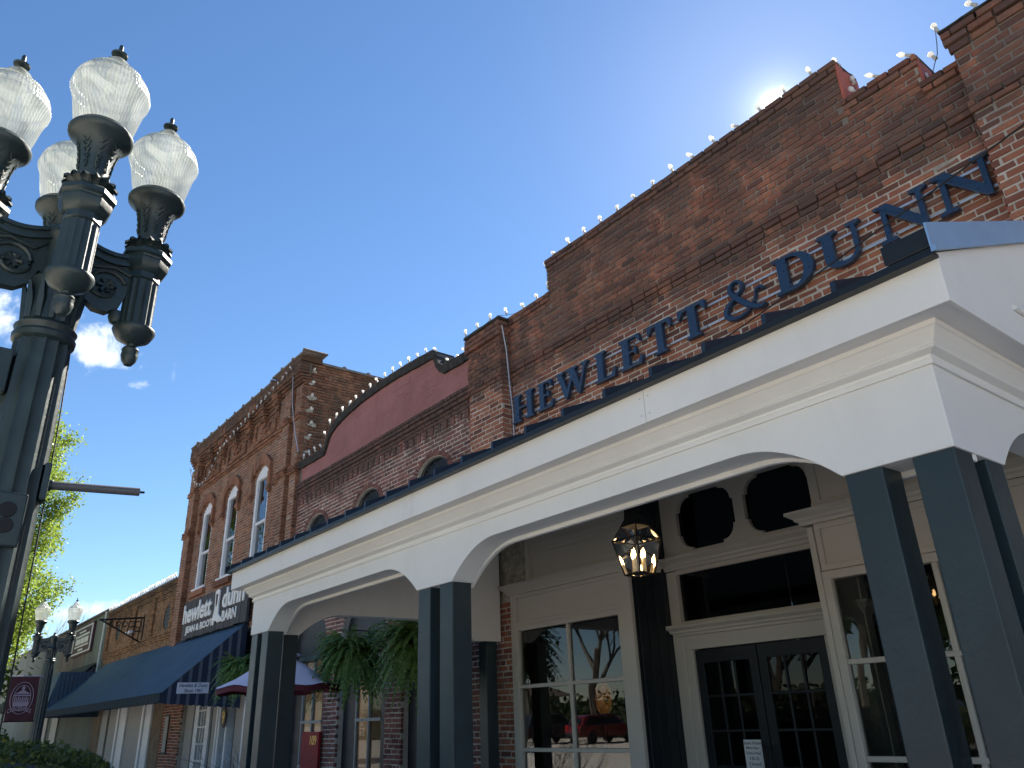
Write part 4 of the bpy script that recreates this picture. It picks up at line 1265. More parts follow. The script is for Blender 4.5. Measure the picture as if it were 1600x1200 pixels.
# sash windows
for cx, w in WIN:
    fr_ = MB().xz(winhole(cx, w - .004), D + .02, D + .14, holes=[[(cx - w / 2 + .12, WZ0 + .1), (cx + w / 2 - .12, WZ0 + .1), (cx + w / 2 - .12, WZS - .05), (cx - w / 2 + .12, WZS - .05)]]).build('sash_window', MT['whitewood'], tw, bevel=.008)
    p = MB(); p.add([(cx - w / 2 + .1, D + .10, WZ0), (cx + w / 2 - .1, D + .10, WZ0), (cx + w / 2 - .1, D + .10, 6.2), (cx - w / 2 + .1, D + .10, 6.2)], [(0, 1, 2, 3)]); p.build('pane', MT['upglass'], fr_, recalc=False)
    p = MB(); p.add([(cx - w / 2 + .1, D + .075, 6.2), (cx + w / 2 - .1, D + .075, 6.2), (cx + w / 2 - .1, D + .08, WZS), (cx - w / 2 + .1, D + .08, WZS)], [(0, 1, 2, 3)]); p.build('pane', MT['upglass'], fr_, recalc=False)
    MB().box(cx - w / 2 + .11, cx + w / 2 - .11, D + .05, D + .12, 6.17, 6.23).build('meeting_rail', MT['whitewood'], fr_, bevel=.004)
    MB().box(cx - w / 2 - .04, cx + w / 2 + .04, D - .06, D + .1, WZ0 - .02, WZ0 + .05).build('sill', MT['whitewood'], fr_, bevel=.006)
    MB().box(cx - w / 2, cx + w / 2, D + .3, D + .32, WZ0, WZS + .2).build('blind', MT['room'], fr_)
sw_ = [(-24.2 + 2.6 * k / 16, D - .22, 9.1 - .75 * 4 * (k / 16) * (1 - k / 16) - .35 * k / 16) for k in range(17)]
sw_ += [(-21.6 + 5.3 * k / 14, D - .26, 8.75 + .75 * k / 14) for k in range(1, 15)]
string_lights('loose swag of white bulbs draped across the corbelled brick cornice', sw_, 0.27, sc=.95)
cable('thin pale wire hanging down the corner of the tall brick building', [(-16.4, D - .2, 9.4), (-16.3, D - .2, 8.6), (-16.05, D - .18, 7.8), (-15.95, D - .1, 7.3)], 0.010, 'alu')
string_lights('short row of white bulbs fixed up the side wall of the tall brick building', [(TX1 + .05, 6.72, 7.3 + k * .34) for k in range(7)], 0.34, lean=(.9, 0), sc=1.0)

# ground floor of the tall building
def flat_unit(parent, x0, x1, z0, z1, y0, y1, mat, name='panel', bevel=.01): return MB().box(x0, x1, y0, y1, z0, z1).build(name, MT[mat], parent, bevel=bevel)


MB().box(TX0, TX1, D + .3, D + .4, 0, 3.75).build('ground_floor_backing', MT['navy'], tw)
for x0, x1, m_ in ((-22.5, -21.9, 'greywood'), (-20.42, -19.95, 'greywood'), (-18.85, -18.2, 'greywood'), (-17.55, -16.9, 'greywood')):
    pn = flat_unit(tw, x0, x1, .12, 2.9, D + .1, D + .2, m_, 'wall_panel')
for x in (-19.92, -19.75, -19.25, -18.15): flat_unit(tw, x, x + .10, .12, 2.9, D + .02, D + .2, 'whitewood', 'pilaster')
for x0 in (-21.85, -18.05):
    dr = MB().xz([(x0, .12), (x0 + 1.15, .12), (x0 + 1.15, 2.6), (x0, 2.6)], D + .12, D + .18, holes=[[(x0 + .28, .5), (x0 + .87, .5), (x0 + .87, 2.4), (x0 + .28, 2.4)]]).build('white_door', MT['whitewood'], tw, bevel=.006)
    for k in (1, 2): MB().box(x0 + .28 + .197 * k - .02, x0 + .28 + .197 * k + .02, D + .13, D + .17, .5, 2.4).build('glazing_bar', MT['whitewood'], dr)
    for k in range(1, 5): MB().box(x0 + .28, x0 + .87, D + .13, D + .165, .5 + .38 * k - .02, .5 + .38 * k + .02).build('glazing_bar', MT['whitewood'], dr)
    p = MB(); p.add([(x0 + .28, D + .16, .5), (x0 + .87, D + .16, .5), (x0 + .87, D + .16, 2.4), (x0 + .28, D + .16, 2.4)], [(0, 1, 2, 3)]); p.build('pane', MT['glass'], dr, recalc=False)
sets_ = [(list(lay(reg(-24.3, -22.6), .1, 2.9)), D, .01)]
mbx = masonry(tw, MT['brick'], sets_, 0); kind(mbx.build('pier_brickwork', MT['brick'], tw, recalc=False), 'stuff')
MB().box(-24.3, -22.6, D + .005, D + .3, .1, 2.9).build('pier_core', MT['mortar'], tw)
pc = MB().box(-23.95, -23.55, D - .03, D + .01, 1.0, 2.0).build('notice_frame', MT['iron'], tw, bevel=.01)
MB().box(-23.9, -23.6, D - .036, D - .03, 1.06, 1.94).build('notice', MT['greywood'], pc)
pq = tag(MB().lathe([(.16, 0), (.16, .03)], n=20).build('number_plaque', plain('dark_plaque', (0.03, 0.03, 0.02), .5)), 'oval plaque with a gold figure 9 on the white pilaster under the awning', 'plaque')
for v in pq.data.vertices: v.co = Vector((-19.18 + v.co.x * .85, D - .03 - v.co.z, 1.82 + v.co.y * 1.35))
text_fit('figure', '9', -19.26, -19.10, 1.68, 1.96, front(D - .06), MT['gold'], pq, .006, .02)

# ------------------------------------------------------------------ weathered wooden sign of the boot shop
bs = thing('wooden_shop_sign', 'weathered plank sign reading hewlett dunn JEAN & BOOT BARN above the blue awning', 'sign', (-20.5, D - .1, 3.86))
MT['plank'] = plain('weathered_dark_plank', (0.055, 0.055, 0.06), 0.8, var=0.45, scale=5, bump=0.6, bscale=30, streak=(1, 1, .12))
x = -22.95
while x < -18.12:
    MB().box(x, x + .205, D - .17 + rnd.uniform(-.006, .006), D - .11, 3.83 + rnd.uniform(-.02, .02), 4.83 + rnd.uniform(-.02, .02)).build('plank', MT['plank'], bs, bevel=.004); x += .213
for z in (3.86, 4.76): MB().box(-22.97, -18.1, D - .105, D - .06, z, z + .06).build('batten', MT['plank'], bs)
MT['signwhite'] = plain('painted_white_lettering', (0.74, 0.74, 0.72), 0.55, var=.08)
fb = front(D - .178)
text_fit('lettering', 'hewlett', -22.86, -20.55, 4.24, 4.74, fb, MT['signwhite'], bs, .03, .028)
text_fit('lettering', 'dunn', -19.72, -18.22, 4.30, 4.78, fb, MT['signwhite'], bs, .03, .028)
text_fit('lettering', 'JEAN & BOOT', -22.55, -20.35, 3.92, 4.15, fb, MT['signwhite'], bs, .02, .03)
text_fit('lettering', 'BARN', -19.68, -18.7, 3.98, 4.24, fb, MT['signwhite'], bs, .02, .03)
boot = [(-20.28, 4.78), (-20.10, 4.82), (-19.95, 4.78), (-19.97, 4.45), (-19.93, 4.22), (-19.78, 4.12), (-19.62, 4.08), (-19.60, 4.0), (-19.95, 3.99), (-20.08, 4.05), (-20.2, 4.05), (-20.22, 3.96), (-20.33, 3.96), (-20.33, 4.1), (-20.25, 4.35)]
bo = MB().xz(boot, D - .215, D - .178).build('boot_shape', MT['signwhite'], bs, bevel=.006)
MB().xz([(-20.2, 4.7), (-20.05, 4.7), (-20.07, 4.45), (-20.12, 4.38), (-20.17, 4.45)], D - .219, D - .214).build('boot_inlay', MT['plank'], bo)

# ------------------------------------------------------------------ blue metal awning with striped end
aw = thing('blue_metal_awning', 'long blue corrugated metal awning with striped end below the plank sign', 'awning', (-25, 5.6, 2.1))
MT['awn'] = plain('blue_awning_metal', (0.036, 0.078, 0.128), 0.45, metal=.25, var=.16, scale=1.2, dirt=.35, dirtcol=(0.09, 0.12, 0.10))
MT['awnnavy'] = plain('navy_awning_stripe', (0.014, 0.024, 0.055), 0.5, var=.12)
MT['awngrey'] = plain('grey_blue_awning_stripe', (0.10, 0.12, 0.155), 0.5, var=.12)
MT['flap'] = plain('dark_valance', (0.022, 0.036, 0.045), .85, spec=.15); MT['flap2'] = plain('darker_valance', (0.012, 0.02, 0.028), .85, spec=.15)
AX0, AX1 = -32.3, -18.25
sl = MB(); n = 200
rib = [(AX0 + (AX1 - AX0) * k / n, .018 * (k % 2)) for k in range(n + 1)]
vs_ = []
for x, h in rib: vs_ += [(x, 6.58, 3.86 + h), (x, 4.86, 2.325 + h)]
sl.add(vs_, [(2 * k, 2 * k + 2, 2 * k + 3, 2 * k + 1) for k in range(n)])
sl.build('awning_sheet', MT['awn'], aw, recalc=False)
MB().yz([(6.58, 3.82), (4.88, 2.30), (4.88, 2.27), (6.58, 3.78)], AX0, AX1).build('awning_underside', MT['awnnavy'], aw)
x = AX0; k = 0
while x < AX1 - .02:
    w = .145
    MB().xz([(x, 2.33), (x + w, 2.33), (x + w, 2.15), (x + w / 2, 2.115), (x, 2.15)], 4.845, 4.858).build('valance_flap', MT['flap'] if k % 2 else MT['flap2'], aw, recalc=False); x += w; k += 1
n = 13
for k in range(n * 2):
    y0_ = 4.86 + (6.56 - 4.86) * k / (n * 2); y1_ = 4.86 + (6.56 - 4.86) * (k + 1) / (n * 2)
    zt0 = 2.32 + (y0_ - 4.86) / 1.72 * 1.53; zt1 = 2.32 + (y1_ - 4.86) / 1.72 * 1.53; zb = 2.12 - .12 * (k / 26)
    MB().yz([(y0_, zb), (y1_, zb - .02 * (k % 2)), (y1_, zt1), (y0_, zt0)], AX1 - (.012 if k % 2 else .004), AX1 + (.006 if k % 3 else .010)).build('stripe', MT['awngrey'] if k % 3 == 2 else MT['awnnavy'], aw)
# its taller neighbour section, flat-topped
a2 = thing('boxed_blue_awning', 'boxed green-blue metal awning section at the far end of the blue awning', 'awning', (-36, 5.8, 2.1))
MB().yz([(6.58, 3.60), (5.16, 3.58), (4.95, 2.45), (4.95, 2.12), (6.58, 2.12)], -32.34, -32.31).build('end_panel', MT['awn'], a2)
for k in range(11): MB().box(-32.308, -32.296, 5.2 + k * .125, 5.235 + k * .125, 2.5, 3.57).build('panel_rib', MT['awnnavy'], a2)
MB().yz([(5.16, 3.60), (5.16, 3.56), (4.90, 2.30), (4.86, 2.30)], -40.5, -32.35).build('front_sheet', MT['awn'], a2)
MB().box(-40.5, -32.35, 5.16, 6.58, 3.56, 3.61).build('top_sheet', MT['awn'], a2)
MB().box(-40.5, -32.35, 4.85, 4.87, 2.10, 2.32).build('valance', MT['awn'], a2)
# small white sign on the striped end
s61 = thing('white_name_sign', 'small white sign reading Hewlett & Dunn Since 1961 on the striped awning end', 'sign', (AX1, 5.5, 2.3))
MB().box(AX1 + .012, AX1 + .03, 5.16, 5.83, 2.305, 2.525).build('board', plain('sign_white_vinyl', (0.66, 0.68, 0.78), .5, var=.03), s61, bevel=.003)
MT['ink'] = plain('navy_ink', (0.02, 0.03, 0.08), .6)
text_fit('lettering', 'Hewlett & Dunn', 5.20, 5.79, 2.43, 2.505, rightface(AX1 + .03), MT['ink'], s61, .003, .012, .25)
text_fit('lettering', 'Since 1961', 5.31, 5.70, 2.325, 2.40, rightface(AX1 + .03), MT['ink'], s61, .003, .012, .25)

# ------------------------------------------------------------------ low tan brick building
lb = thing('low_tan_brick_building', 'low tan brick building with round vents between the tall building and wooden shop', 'building', (-28.5, D, 0))
LX0, LX1, LZT = -33.05, -24.35, 5.72
MB().box(LX0, LX1, D - .004, 16, 0, LZT - .04).build('wall_core', MT['mortar4'], lb)
VENT = [(-25.15, 4.70, .36), (-31.25, 4.86, .30)]


def lowreg(z):
    xs = [(LX0, LX1)]
    for cx, cz, r in VENT:
        if abs(z - cz) < r:
            w = math.sqrt(r * r - (z - cz) ** 2); xs = [s_ for a, b_ in xs for s_ in ([(a, b_)] if cx + w <= a or cx - w >= b_ else [(a, cx - w), (cx + w, b_)])]
    return xs


sets4 = [(list(lay(lowreg, 3.6, 5.6)), D, .012), (list(lay(reg(LX0, LX1), 4.08, 4.22, hdr=0)), D, .06), (list(lay(reg(LX0, LX1), 4.22, 4.29, hdr=0)), D, .085), (list(lay(reg(LX0, LX1), 5.45, 5.60, hdr=0)), D, .07), (list(lay(reg(LX0, LX1), 5.60, 5.72, hdr=0)), D, .11)]
for a, b_ in ((-24.75, -24.35), (-27.1, -26.6), (-29.4, -28.9), (-33.05, -32.6)): sets4.append((list(lay(reg(a, b_), 4.29, 5.45)), D, .075))
for a, b_ in ((-32.3, -29.7), (-26.4, -24.9)): sets4.append((list(lay(reg(a, b_), 5.3, 5.45, hdr=0)), D, .05))
bw4 = masonry(lb, MT['brick4'], sets4, 300, lambda x, z: z < 3.9)
for a, b_ in ((-24.75, -24.35), (-27.1, -26.6), (-29.4, -28.9)):
    for q in lay(reg(D - .075, D - .01), 4.29, 5.45, hdr=0): brick_shell(bw4, q[0], q[1], q[2], q[3], 0, -.05, rightface(b_))
for cx, cz, r in VENT:
    for k in range(22):
        a0, a1 = 2 * PI * (k + .06) / 22, 2 * PI * (k + .94) / 22
        bw4.xz([(cx + q * math.cos(a), cz + q * math.sin(a)) for q, a in ((r, a0), (r + .11, a0), (r + .11, a1), (r, a1))], D - .035, D + .05)
kind(bw4.build('brickwork', MT['brick4'], lb, recalc=False), 'stuff')
for cx, cz, r in VENT:
    v_ = MB().xz([(cx + r * math.cos(k * PI / 12), cz + r * math.sin(k * PI / 12)) for k in range(24)], D - .009, D + .0035).build('round_vent', MT['navy'], lb)
    for k in range(-2, 3): MB().box(cx - math.sqrt(r * r - (k * .12) ** 2), cx + math.sqrt(r * r - (k * .12) ** 2), D - .02, D - .006, cz + k * .12 - .02, cz + k * .12 + .02).build('vent_bar', MT['grille'], v_)
MB().box(LX0, LX1, D - .14, D + .35, LZT, LZT + .05).build('parapet_coping', MT['coping4'], lb, bevel=.01)
for x0, x1, m_ in ((-31.4, -30.6, 'greywood'), (-30.3, -29.2, 'greywood'), (-28.9, -28.2, 'whitewood'), (-27.9, -26.2, 'greywood'), (-25.9, -25.3, 'whitewood')): flat_unit(lb, x0, x1, .12, 2.9, D - .06, D + .0, m_, 'shopfront_panel')
for x0, x1 in ((-29.15, -28.95), (-26.15, -25.95), (-28.15, -27.95)): flat_unit(lb, x0, x1, .12, 2.9, D - .1, D, 'whitewood', 'shopfront_pilaster')
string_lights('dense row of white bulbs along the parapet of the low tan brick building', [(LX0, D - .12, LZT + .06), (LX1, D - .12, LZT + .06)], .21, sc=1.2)
# wrought iron sign bracket standing out from the low building
br = MB()
bx = -27.85
br.tube([(bx, D, 5.42), (bx, 5.25, 5.30)], .03, 6); br.tube([(bx, D, 4.62), (bx, 5.3, 5.30)], .028, 6); br.tube([(bx, D - .01, 5.5), (bx, D - .01, 4.55)], .03, 6)
for k in range(7):
    y_ = 6.5 - k * .17; br.tube([(bx, y_, 5.40 - (D - y_) * .09), (bx, y_ - .05, 4.68 + (D - y_) * .52)], .016, 5)
for k in range(5):
    cy, cz = 6.42 - k * .2, 5.2 - k * .0; rr = .10 - .012 * k
    br.tube([(bx, cy + rr * math.cos(a), cz + rr * math.sin(a)) for a in [i * .5 for i in range(13)]], .016, 5)
br.v = [(v[0], v[1] + 0.0, v[2] - .42) for v in br.v]
tag(br.build('iron_bracket', MT['iron'], None, recalc=False), 'dark ornate iron sign bracket projecting from the low tan brick wall', 'bracket')
fl = thing('flood_light', 'small white floodlight on the tan brick wall below the iron bracket', 'lamp', (-28.1, D, 4.55))
MB().box(-28.5, -27.9, 6.2, 6.34, 4.52, 4.60).build('housing', MT['whitewood'], fl, bevel=.015); MB().tube([(-28.2, D, 4.62), (-28.2, 6.3, 4.58)], .02, 6).build('stem', MT['iron'], fl)

# ------------------------------------------------------------------ wooden shop beyond
wb = thing('board_clad_shop', 'grey-green vertical board shop with shingled canopy and maroon sign, far left', 'building', (-40, D, 0))
WX0, WX1, WZT = -62, -33.1, 5.86
MB().box(WX0, WX1, D, 18, 0, WZT).build('wall', plain('greygreen_board', (0.13, 0.15, 0.12), .85, var=.25, scale=2, streak=(1, 1, .1)), wb)
MT['board'] = plain('weathered_greygreen_board', (0.15, 0.175, 0.14), .85, var=.3, scale=3, streak=(1, 1, .08))
MT['board2'] = plain('weathered_brown_board', (0.16, 0.135, 0.115), .85, var=.3, scale=3, streak=(1, 1, .08))
for i in range(46):
    x = WX1 - .2 * (i + 1)
    MB().box(x, x + .19, D - .03 + rnd.uniform(-.004, .004), D - .002, 2.4, WZT - .05).build('board', MT['board'] if i < 16 else MT['board2'], wb)
MB().box(WX0, WX1 + .02, D - .10, D + .3, WZT, WZT + .07).build('roof_edge', MT['coping4'], wb)
MB().tube([(-33.5, D - .07, WZT), (-33.5, D - .07, 2.6)], .045, 8).build('downpipe', plain('pale_downpipe', (0.5, 0.53, 0.45), .5), wb)
# shingled canopy: overlapping courses
shg = MB()
for k in range(11):
    y0_, z0_ = 6.55 - k * .135, 4.05 - k * .115
    x = -50.0
    while x < -33.6 - .06 * k:
        w = rnd.uniform(.16, .3); dz = rnd.uniform(-.02, .02)
        shg.add([(x, y0_, z0_ + .02), (x + w - .01, y0_, z0_ + .02), (x + w - .01, y0_ - .17, z0_ - .14 + dz), (x, y0_ - .17, z0_ - .14 + dz), (x, y0_ - .17, z0_ - .17 + dz), (x + w - .01, y0_ - .17, z0_ - .17 + dz)], [(0, 1, 2, 3), (3, 2, 5, 4)]); x += w
kind(shg.build('shingles', plain('mossy_wood_shingle', (0.075, 0.075, 0.045), .9, var=.5, scale=5), wb, recalc=False), 'stuff')
MB().yz([(6.6, 4.02), (5.06, 2.72), (5.06, 2.66), (6.6, 2.66)], -50, -33.62).build('canopy_core', MT['plank'], wb)
ms = thing('maroon_board_sign', 'maroon board sign with a cream border on the grey-green board wall', 'sign', (-37, D, 4.5))
MT['maroon'] = plain('maroon_paint', (0.06, 0.014, 0.018), .55, var=.1)
MB().box(-39.0, -35.2, D - .12, D - .04, 4.55, 5.72).build('board', MT['maroon'], ms, bevel=.01)
MB().xz([(-38.9, 4.62), (-35.3, 4.62), (-35.3, 5.65), (-38.9, 5.65)], D - .14, D - .121, holes=[[(-38.78, 4.67), (-35.42, 4.67), (-35.42, 5.60), (-38.78, 5.60)]]).build('border', MT['signwhite'], ms)
for x0, x1, z0, z1 in ((-38.4, -35.8, 5.28, 5.36), (-38.4, -35.8, 4.88, 4.94), (-38.3, -37.4, 5.0, 5.22), (-37.3, -36.6, 5.0, 5.22), (-36.5, -35.9, 5.0, 5.22), (-37.8, -36.6, 5.44, 5.5), (-37.6, -36.7, 4.73, 4.80)):
    MB().box(x0, x1, D - .135, D - .121, z0, z1).build('painted_mark', MT['signwhite'], ms)
for x in (-46, -43.5, -41): flat_unit(wb, x, x + 1.4, .9, 2.3, D - .06, D, 'greywood', 'shop_window')
# ------------------------------------------------------------------ street lamps
m, t, b, out = ntree('prismatic_globe')
b.inputs['Base Color'].default_value = (0.86, 0.94, 0.84, 1); b.inputs['Roughness'].default_value = 0.18
b.inputs['Specular IOR Level'].default_value = 0.7
g = nd(t, 'ShaderNodeNewGeometry')
tl = nd(t, 'ShaderNodeBsdfTranslucent'); tl.inputs[0].default_value = (0.60, 0.62, 0.57, 1)
tr = nd(t, 'ShaderNodeBsdfTransparent'); tr.inputs[0].default_value = (0.90, 0.93, 0.92, 1)
# moulded vertical prisms, in blocks round the globe
tc = nd(t, 'ShaderNodeTexCoord'); sx = nd(t, 'ShaderNodeSeparateXYZ'); t.links.new(tc.outputs['Object'], sx.inputs[0])
ang = nmath(t, 'ARCTAN2', sx.outputs[1], sx.outputs[0])
fine = nmath(t, 'ADD', nmath(t, 'MULTIPLY', nmath(t, 'SINE', nmath(t, 'MULTIPLY', ang, 64.0)), .5), .5)
cb = nd(t, 'ShaderNodeCombineXYZ'); t.links.new(nmath(t, 'FLOOR', nmath(t, 'MULTIPLY', ang, 3.0)), cb.inputs[0]); t.links.new(nmath(t, 'FLOOR', nmath(t, 'MULTIPLY', sx.outputs[2], 9.0)), cb.inputs[1])
wn_ = nd(t, 'ShaderNodeTexWhiteNoise'); t.links.new(cb.outputs[0], wn_.inputs[0])
m1 = nd(t, 'ShaderNodeMixShader'); m1.inputs[0].default_value = 0.45
b.inputs['Base Color'].default_value = (0.42, 0.44, 0.41, 1)
t.links.new(b.outputs[0], m1.inputs[1]); t.links.new(tl.outputs[0], m1.inputs[2])
m2 = nd(t, 'ShaderNodeMixShader')
fac = nmath(t, 'ADD', .16, nmath(t, 'ADD', nmath(t, 'MULTIPLY', fine, .22), nmath(t, 'MULTIPLY', wn_.outputs[0], .22)), clamp=True)
t.links.new(fac, m2.inputs[0]); t.links.new(m1.outputs[0], m2.inputs[1]); t.links.new(tr.outputs[0], m2.inputs[2])
t.links.new(m2.outputs[0], out.inputs[0])
nbump(t, b, fine, .6, .006)
MT['globe'] = m


def fluted(prof, n=16, sub=6, depth=0.07):
    mb = MB()
    def rf(i, N): return 1 - depth * abs(math.sin(PI * i / sub)) ** 0.6
    mb.lathe(prof, n=n * sub, rf=rf); return mb


def shift(mb, d):
    mb.v = [(v[0] + d[0], v[1] + d[1], v[2] + d[2]) for v in mb.v]; return mb


LAMPM = {}


def lamp_meshes():
    g_ = MB()
    prof = [(.126, 4.455), (.136, 4.49), (.147, 4.53), (.155, 4.57), (.162, 4.61), (.170, 4.65), (.180, 4.685), (.190, 4.71), (.193, 4.725), (.189, 4.745), (.181, 4.765), (.184, 4.771), (.176, 4.795), (.160, 4.822), (.140, 4.843), (.143, 4.849), (.118, 4.868), (.090, 4.880), (.080, 4.884), (.084, 4.892), (.076, 4.915), (.060, 4.945), (.036, 4.970)]
    def rib(i, N): return 1 + (0.006 if i % 2 else -0.004)
    g_.lathe(prof, n=144); LAMPM['globe'] = g_.mesh('globe')
    f_ = MB(); f_.lathe([(.001, 4.972), (.03, 4.974), (.012, 4.985), (.010, 5.0), (.040, 5.006), (.043, 5.014), (.016, 5.024), (.012, 5.04), (.011, 5.075), (.007, 5.085), (.001, 5.088)], n=14); LAMPM['finial'] = f_.mesh('finial')
    c_ = MB(); c_.lathe([(.055, 4.10), (.062, 4.14), (.066, 4.20), (.074, 4.27), (.090, 4.34), (.116, 4.395), (.138, 4.41), (.152, 4.425), (.155, 4.445), (.145, 4.462), (.138, 4.468), (.134, 4.475), (.120, 4.475), (.11, 4.46)], n=28)
    # leaf relief on the cup
    for k in range(8):
        a0 = k * PI / 4
        for s_ in (-1, 1):
            for j in range(5):
                z = 4.20 + j * .036; r = .066 + .044 * ((z - 4.16) / .24) ** 2
                a = a0 + s_ * (.16 + .02 * j)
                p0 = (r * math.cos(a0) * 1.04, r * math.sin(a0) * 1.04, z); p1 = ((r + .012) * math.cos(a), (r + .012) * math.sin(a), z + .035)
                c_.tube([p0, p1], [.006, .003], 4)
    LAMPM['cup'] = c_.mesh('cup')
    l_ = MB()   # ring of acanthus leaves
    for k in range(14):
        a = 2 * PI * k / 14; w = 2 * PI / 14 * .62
        ring = [(.062, 4.09, 1), (.082, 4.125, 1), (.108, 4.14, .8), (.124, 4.125, .35)]
        vs_ = []
        for r, z, q in ring: vs_ += [(r * math.cos(a - w * q), r * math.sin(a - w * q), z - .012), (r * 1.03 * math.cos(a), r * 1.03 * math.sin(a), z + .006), (r * math.cos(a + w * q), r * math.sin(a + w * q), z - .012)]
        fs_ = []
        for i in range(3):
            for j in range(2): fs_.append((i * 3 + j, i * 3 + j + 1, (i + 1) * 3 + j + 1, (i + 1) * 3 + j))
        l_.add(vs_, fs_)
    LAMPM['leaf_collar'] = l_.mesh('leaf_collar')
    o_ = MB(); o_.lathe([(.06, 3.88), (.085, 3.90), (.085, 3.935), (.100, 3.945), (.118, 3.975), (.122, 4.01), (.115, 4.02), (.118, 4.03), (.132, 4.04), (.132, 4.062), (.120, 4.075), (.10, 4.09), (.05, 4.10)], n=8)
    LAMPM['octagon_block'] = o_.mesh('octagon_block')
    d_ = fluted([(.062, 3.60), (.083, 3.615), (.083, 3.87), (.085, 3.885), (.06, 3.89)], 16, 4, .08); LAMPM['fluted_drop'] = d_.mesh('fluted_drop')
    p_ = MB(); p_.lathe([(.001, 3.385), (.020, 3.392), (.036, 3.415), (.043, 3.445), (.040, 3.47), (.044, 3.478), (.036, 3.492), (.022, 3.50), (.024, 3.51), (.05, 3.525), (.085, 3.545), (.102, 3.575), (.108, 3.59), (.106, 3.602), (.09, 3.61), (.07, 3.615)], n=28); LAMPM['pendant'] = p_.mesh('pendant')
    ar = MB()   # bracket arm in local +X from the pole to the drop: top plate and scrolled web
    n = 12
    top = [(.06 + (.40 - .06) * k / n, 4.055 - .05 * math.sin(PI * k / n)) for k in range(n + 1)]
    low = [(x, z - .085) for x, z in reversed(top)]
    for w, dz in ((.060, 0), (.045, -.02), (.052, -.045)):
        ar.prism([(x, z + dz) for x, z in top] + [(x, z + dz - .022) for x, z in reversed(top)], lambda a, b_, t_: (a, t_, b_), -w, w)
    ar.prism(top + low, lambda a, b_, t_: (a, t_, b_), -.032, .032)
    web = [(.06, 3.97), (.34, 3.94), (.33, 3.80), (.30, 3.70), (.245, 3.655), (.18, 3.66), (.13, 3.70), (.10, 3.78), (.06, 3.80)]
    ar.prism(web, lambda a, b_, t_: (a, t_, b_), -.028, .028)
    for s_ in (-1, 1):      # volute and rosette in relief on both faces
        ar.tube([(.215 + (.105 - .0042 * k) * math.cos(k * .42 + .4), s_ * .034, 3.80 + (.105 - .0042 * k) * math.sin(k * .42 + .4)) for k in range(20)], .013, 6)
        for k in range(6): ar.tube([(.215, s_ * .034, 3.80), (.215 + .042 * math.cos(k * PI / 3), s_ * .04, 3.80 + .042 * math.sin(k * PI / 3))], [.008, .014], 5)
        ar.tube([(.09, s_ * .032, 3.95), (.14, s_ * .036, 3.90), (.25, s_ * .036, 3.925), (.33, s_ * .032, 3.90)], .012, 6)
    sp = MB(); sp.lathe([(.001, 3.60), (.028, 3.615), (.040, 3.645), (.034, 3.68), (.001, 3.69)], n=12); shift(sp, (.30, 0, 0)); ar.add(sp.v, sp.f)
    LAMPM['arm'] = ar.mesh('arm')
    for k, me in LAMPM.items():
        me.materials.append(MT['globe'] if k == 'globe' else MT['lampiron'])
        me.polygons.foreach_set('use_smooth', [True] * len(me.polygons))
        if k != 'globe':
            try: me.set_sharp_from_angle(angle=R(35))
            except Exception: pass
    sh = fluted([(.155, .75), (.150, .9), (.128, 3.36), (.128, 3.40)], 14, 6, .085)
    LAMPM['shaft'] = sh.mesh('shaft')
    ca = MB(); ca.lathe([(.12, 3.385), (.140, 3.40), (.143, 3.425), (.132, 3.44), (.136, 3.455), (.142, 3.47), (.128, 3.485), (.112, 3.50), (.108, 3.62), (.112, 3.70), (.120, 3.74), (.10, 3.76), (.085, 3.80), (.085, 3.98), (.10, 4.0), (.11, 4.03), (.10, 4.06), (.05, 4.08), (.03, 4.12), (.035, 4.14), (.001, 4.17)], n=28)
    for k in range(12):
        a = 2 * PI * k / 12
        ca.tube([(.108 * math.cos(a), .108 * math.sin(a), 3.5), (.116 * math.cos(a), .116 * math.sin(a), 3.60), (.138 * math.cos(a), .138 * math.sin(a), 3.70)], [.018, .022, .01], 5)
    LAMPM['capital'] = ca.mesh('capital')
    ba = MB(); ba.lathe([(.30, .0), (.30, .10), (.27, .13), (.27, .42), (.24, .46), (.20, .52), (.19, .66), (.175, .70), (.18, .73), (.16, .76)], n=8); LAMPM['base'] = ba.mesh('base')
    for k in ('shaft', 'capital', 'base'):
        LAMPM[k].materials.append(MT['lampiron'])
        if k != 'base':
            LAMPM[k].polygons.foreach_set('use_smooth', [True] * len(LAMPM[k].polygons))
            try: LAMPM[k].set_sharp_from_angle(angle=R(42))
            except Exception: pass


lamp_meshes()


def street_lamp(label, loc, angles, rot0=0.0):
    th = thing('street_lamp', label, 'street lamp', loc, 'cast iron street lamps with acorn globes')
    def place(me, nm, x=0, y=0, rz=0, parent=th):
        o = bpy.data.objects.new(nm, me); COL.objects.link(o); o.parent = parent
        if parent is th: o.location = (x, y, 0); o.rotation_euler = (0, 0, rz)
        return o
    place(LAMPM['base'], 'base'); place(LAMPM['shaft'], 'shaft', rz=rot0); place(LAMPM['capital'], 'capital')
    for a in angles:
        arm = place(LAMPM['arm'], 'arm', rz=a)
        x, y = .40 * math.cos(a), .40 * math.sin(a)
        place(LAMPM['fluted_drop'], 'fluted_drop', x, y, a); place(LAMPM['pendant'], 'pendant', x, y, a)
        place(LAMPM['octagon_block'], 'octagon_block', x, y, a + PI / 8); place(LAMPM['leaf_collar'], 'leaf_collar', x, y, a)
        place(LAMPM['cup'], 'lamp_cup', x, y, a)
        gl = place(LAMPM['globe'], 'globe', x, y, a)
        place(LAMPM['finial'], 'finial', 0, 0, 0, gl)
    return th


near = street_lamp('large dark green cast iron street lamp with four acorn globes in the left foreground', (-4.13, .305, 0.0), [R(2) + k * PI / 2 for k in range(4)])
